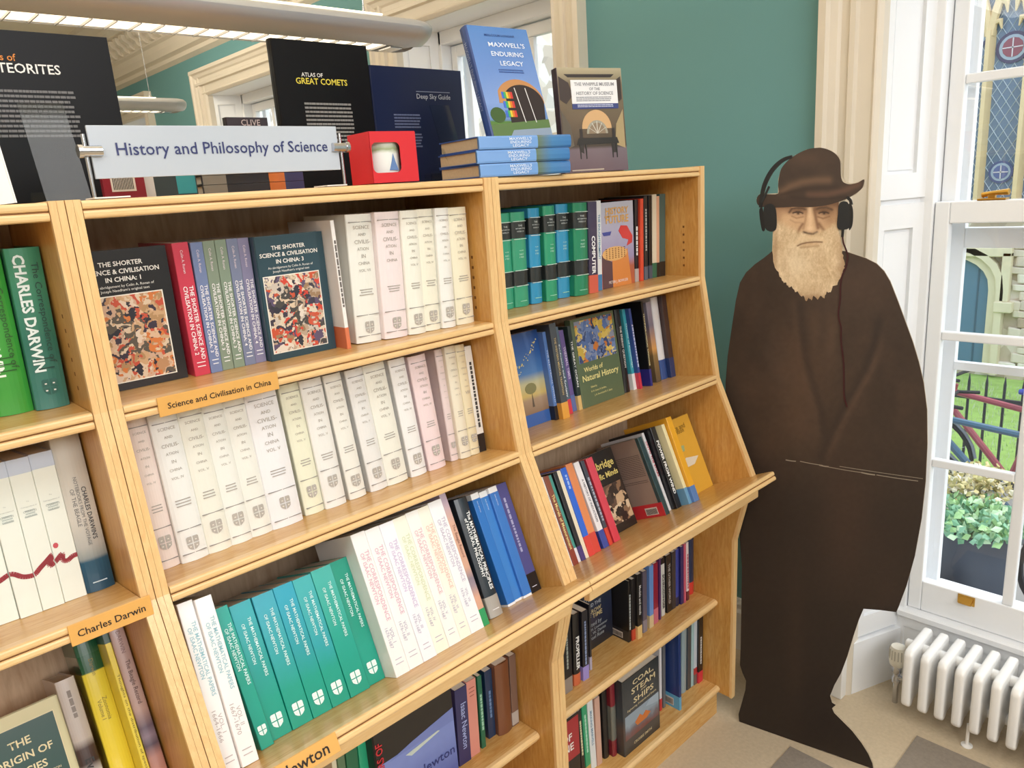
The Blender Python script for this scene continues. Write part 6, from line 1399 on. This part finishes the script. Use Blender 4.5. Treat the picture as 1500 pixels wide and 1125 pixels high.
# leaded gothic window above
zsil = fp(1440, 296)[1]; yw0 = fp(1560, 200)[0]; yw1 = yc+1.4; zw1 = zsil+4.2
q = MB(); q.box((FX-.02, yw0, zsil), (FX+.01, yw1, zw1), mat('66788c', .3, var=.35, scale=1.5, name='leaded_glass')); q.build('leaded_glass', fb)
q = MB(); LC = mat('b9c4cc', .5); s_ = .085
for sg in (1, -1):
    k = -60
    while k < 90:
        y0 = yw0+k*s_*1.1; pts_ = []
        za_, zb2 = zsil, zw1; ya_ = y0; yb_ = y0+sg*(zb2-za_)*.62
        # clip to window
        t0, t1 = 0.0, 1.0; dy = yb_-ya_
        if dy != 0:
            ta, tb = (yw0-ya_)/dy, (yw1-ya_)/dy
            t0, t1 = max(t0, min(ta, tb)), min(t1, max(ta, tb))
        if t1 > t0+.02:
            a = Vector((FX-.024, ya_+dy*t0, za_+(zb2-za_)*t0)); b = Vector((FX-.024, ya_+dy*t1, za_+(zb2-za_)*t1)); q.tube([a, b], .005, LC, 3, caps=False)
        k += 1
lead = q.build('lead_lattice', fb); lead['kind'] = 'stuff'
MU = mat('d6bd92', .85, var=.1, scale=8, name='window_stone')
ym1, zt1 = fp(1449, 52, .1); dmu = fp(1438, 200)[0]-fp(1495, 200)[0]
for k in range(-2, 4):
    yy = fp(1441, 200)[0]+k*dmu; q = MB(); q.prism([(FX-.14, yy-.02), (FX-.14, yy+.02), (FX-.02, yy+.05), (FX, yy+.05), (FX, yy-.05), (FX-.02, yy-.05)], zsil-.02, zt1+.05, MU, 'z'); q.build('window_mullion', fb)
    q = MB(); h = dmu/2
    for sg in (1, -1):
        q.tube([(FX-.08, yy, zt1), (FX-.08, yy+sg*h*.16, zt1+.18), (FX-.08, yy+sg*h*.5, zt1+.42), (FX-.08, yy+sg*h, zt1+.66)], [.05, .045, .04, .04], MU, 6)
        q.tube([(FX-.08, yy+sg*h*.13, zt1+.12), (FX-.08, yy+sg*h*.50, zt1+.13), (FX-.08, yy+sg*h*.58, zt1+.05)], [.04, .03, .008], MU, 6)
        q.tube([(FX-.08, yy+sg*h*.40, zt1+.34), (FX-.08, yy+sg*h*.74, zt1+.30), (FX-.08, yy+sg*h*.80, zt1+.20)], [.04, .03, .008], MU, 6)
    q.build('window_tracery', fb, smooth=True)
q = MB(); q.box((FX-.16, yw0, zsil-.12), (FX, yw1, zsil), MU); q.build('window_ledge', fb, bevel=.01)
def roundel(px, py, r, c1, c2):
    y, z = fp(px, py, .03); q = MB(); M = Matrix.Translation((FX-.03, y, z)) @ Matrix.Rotation(-math.pi/2, 4, 'Y')
    q.lathe([(r, 0), (r, .004)], mat(c1, .4), 20, M); q.lathe([(r*.8, .004), (r*.8, .007)], mat('9aa8b4', .4), 20, M); q.lathe([(r*.62, .007), (r*.62, .010)], mat(c2, .4), 12, M)
    q.box((FX-.044, y-r*.6, z-.006), (FX-.040, y+r*.6, z+.006), mat('c9c2c4', .5)); q.box((FX-.044, y-.006, z-r*.6), (FX-.040, y+.006, z+r*.6), mat('c9c2c4', .5)); q.build('stained_roundel', fb)
roundel(1427, 50, .17, '4c4a6c', '8f98a4'); roundel(1484, 69, .16, '4a4460', '8a4c58'); roundel(1466, 252, .12, '4f5a80', '5a6690')
# railings
X_ = 4.4; rl = thing('iron_railing', 'black iron railing between the lane and the lawn', 'railing', None); IR = mat('33363c', .5)
q = MB(); q.box((X_-.012, -1.2, GZ+.72), (X_+.012, 2.6, GZ+.75), IR); q.box((X_-.012, -1.2, GZ+.08), (X_+.012, 2.6, GZ+.11), IR); q.build('rail', rl)
b0 = None
for k in range(32):
    if b0 is None:
        q = MB(); q.tube([(0, 0, GZ), (0, 0, GZ+.86), (0, 0, GZ+.92)], [.010, .010, .002], IR, 6); b0 = q.build('railing_bar', rl); o = b0
    else: o = b0.copy(); COL.objects.link(o)
    o.location = (X_, -1.15+k*.118, 0)
# bicycles
def bicycle(label, x, y, yaw, col, sad, lean=.06, basket=None):
    M = Matrix.Translation((x, y, GZ)) @ Matrix.Rotation(yaw, 4, 'Z') @ Matrix.Rotation(lean, 4, 'Y')
    e = thing('bicycle', label, 'bicycle', None, M); FR = mat(col, .3, coat=.5); TY = mat('26272b', .7); R_ = .335
    for wy in (.52, -.52):
        q = MB(); c = [(0, wy+R_*math.cos(a), R_+R_*.96*math.sin(a)) for a in [i*math.pi/16 for i in range(33)]]; q.tube(c, .017, TY, 6, caps=False)
        wh = q.build('wheel', e, smooth=True); q = MB()
        for i in range(14):
            a = i*math.pi/7; q.tube([(0, wy, R_), (0, wy+R_*.93*math.cos(a), R_+R_*.90*math.sin(a))], .0018, mat('b9bcc0', .3, metal=.6), 3, caps=False)
        q.tube([(-.04, wy, R_), (.04, wy, R_)], .02, CHROME, 8); q.build('spokes', wh)
        q = MB(); q.tube([(0, wy+.36*math.cos(a), R_+.35*math.sin(a)) for a in [math.radians(d) for d in range(20, 175, 15)]], .012, mat('8f949c', .4), 5); q.build('mudguard', e)
    q = MB(); hd_, bb, st_ = (0, .36, .86), (0, -.06, .30), (0, -.20, .82)
    for a, b, r in ((hd_, (0, -.18, .80), .022), ((0, .38, .76), bb, .024), (bb, st_, .016), (bb, (0, -.52, R_), .010), ((0, -.18, .74), (0, -.52, R_), .009), ((0, .35, .92), (0, .40, .68), .020), ((0, .40, .68), (0, .52, R_), .013)): q.tube([a, b], r, FR, 8)
    q.build('frame', e, smooth=True)
    q = MB(); q.tube([(0, -.20, .80), (0, -.22, .92)], .012, CHROME, 6); q.build('seat_post', e)
    q = MB(); q.tube([(0, -.34, .94), (0, -.28, .95), (0, -.16, .94), (0, -.06, .93)], [.05, .075, .035, .018], mat(sad, .5), 8); q.build('saddle', e, smooth=True)
    q = MB(); q.tube([(-.27, .22, 1.0), (-.22, .34, 1.0), (0, .36, .98), (.22, .34, 1.0), (.27, .22, 1.0)], .012, TY, 7); q.build('handlebar', e, smooth=True)
    q = MB(); q.tube([(-.06, -.06, .30), (.06, -.06, .30)], .012, CHROME, 6); q.tube([(.06, -.06, .30), (.06, .06, .18)], .010, CHROME, 6); q.tube([(-.06, -.06, .30), (-.06, -.18, .42)], .010, CHROME, 6); q.build('crank', e)
    if basket: q = MB(); q.prism([(.40, .74), (.62, .74), (.66, .94), (.38, .94)], -.13, .13, mat(basket, .8), 'x'); q.build('basket', e)
    return e
bicycle('slate blue bicycle nearest the window, its long top tube crossing the pane', 3.35, -.02, .10, '4a6880', '2f4fae')
bicycle('rust red bicycle against the railing', 3.95, .15, -.12, '9a4450', '3a4aa0')
bicycle('pale blue bicycle at the right with an orange basket', 2.75, -1.15, .2, '9cc0e0', '2a2c34', basket='c8663c')
# planter
p = atx(1432, 772, 2.3)
pl = thing('planter', 'large dark rounded planter below the window', 'planter', None, Matrix.Translation((2.3, p.y, GZ)))
ph = p.z-GZ
q = MB(); q.lathe([(.10, 0), (.15, .02), (.19, ph*.35), (.185, ph*.75), (.165, ph*.95), (.175, ph), (.155, ph), (.15, ph-.04), (.001, ph-.05)], mat('3d4552', .45, var=.25, scale=4), 28); q.build('pot', pl, smooth=True)
def leafy(name, label, x, y, z, r, n, cols, cat='plant', up=.6, ls=.05):
    e = thing(name, label, cat, None, Matrix.Translation((x, y, z))); rnd = random.Random(int(x*100)+n)
    for c in cols:
        q = MB()
        for i in range(n//len(cols)):
            th, ph_ = rnd.uniform(0, 6.28), rnd.uniform(0, 1.4); rr = r*rnd.uniform(.4, 1); p_ = Vector((rr*math.cos(th)*math.sin(ph_+.2), rr*math.sin(th)*math.sin(ph_+.2), rr*math.cos(ph_)*up))
            d = Vector((rnd.uniform(-1, 1), rnd.uniform(-1, 1), rnd.uniform(-.3, .8))).normalized(); s_ = d.orthogonal().normalized()*ls*.35; l = d*ls
            nn = d.cross(s_).normalized()*ls*.1
            q.add([tuple(p_), tuple(p_+l*.5+s_+nn), tuple(p_+l), tuple(p_+l*.5-s_+nn)], [(0, 1, 2), (0, 2, 3)], mat(c, .5))
        o = q.build('leaves', e); o['kind'] = 'stuff'
    q = MB()
    for i in range(7):
        a = i*.9; q.tube([(0, 0, -.05), (r*.3*math.cos(a), r*.3*math.sin(a), r*up*.4), (r*.7*math.cos(a), r*.7*math.sin(a), r*up*.75)], .004, mat('8f8a5c', .7), 4)
    q.build('stems', e); return e
leafy('potted_plant', 'pale green trailing plant growing in the dark planter', 2.3, p.y, p.z-.03, .27, 900, ('a8cf8e', '8fbf9c', 'c4dfb4', '6fa37c'), up=.55, ls=.055)
leafy('potted_plant', 'straw-coloured flowering plant behind the pale green one', 2.55, p.y+.08, p.z+.06, .22, 420, ('d9c78c', 'e6dcc0', 'b4a86a'), up=.8, ls=.04)
leafy('low_shrub', 'dark mauve-leaved shrub left of the planter', 1.9, p.y+.14, GZ+.10, .22, 500, ('6a5a72', 'c9a0b0', '4c5a48'), up=1.6, ls=.05)
cane = atx(1383, 800, 2.0)
t_ = tag(MB().tube([(1.95, p.y+.16, GZ+.02), (1.95, p.y+.17, GZ+.6), (1.96, p.y+.19, GZ+.78)], .008, mat('cfc9a8', .6), 6).build('garden_cane'), 'pale bamboo cane standing beside the planter', 'cane')
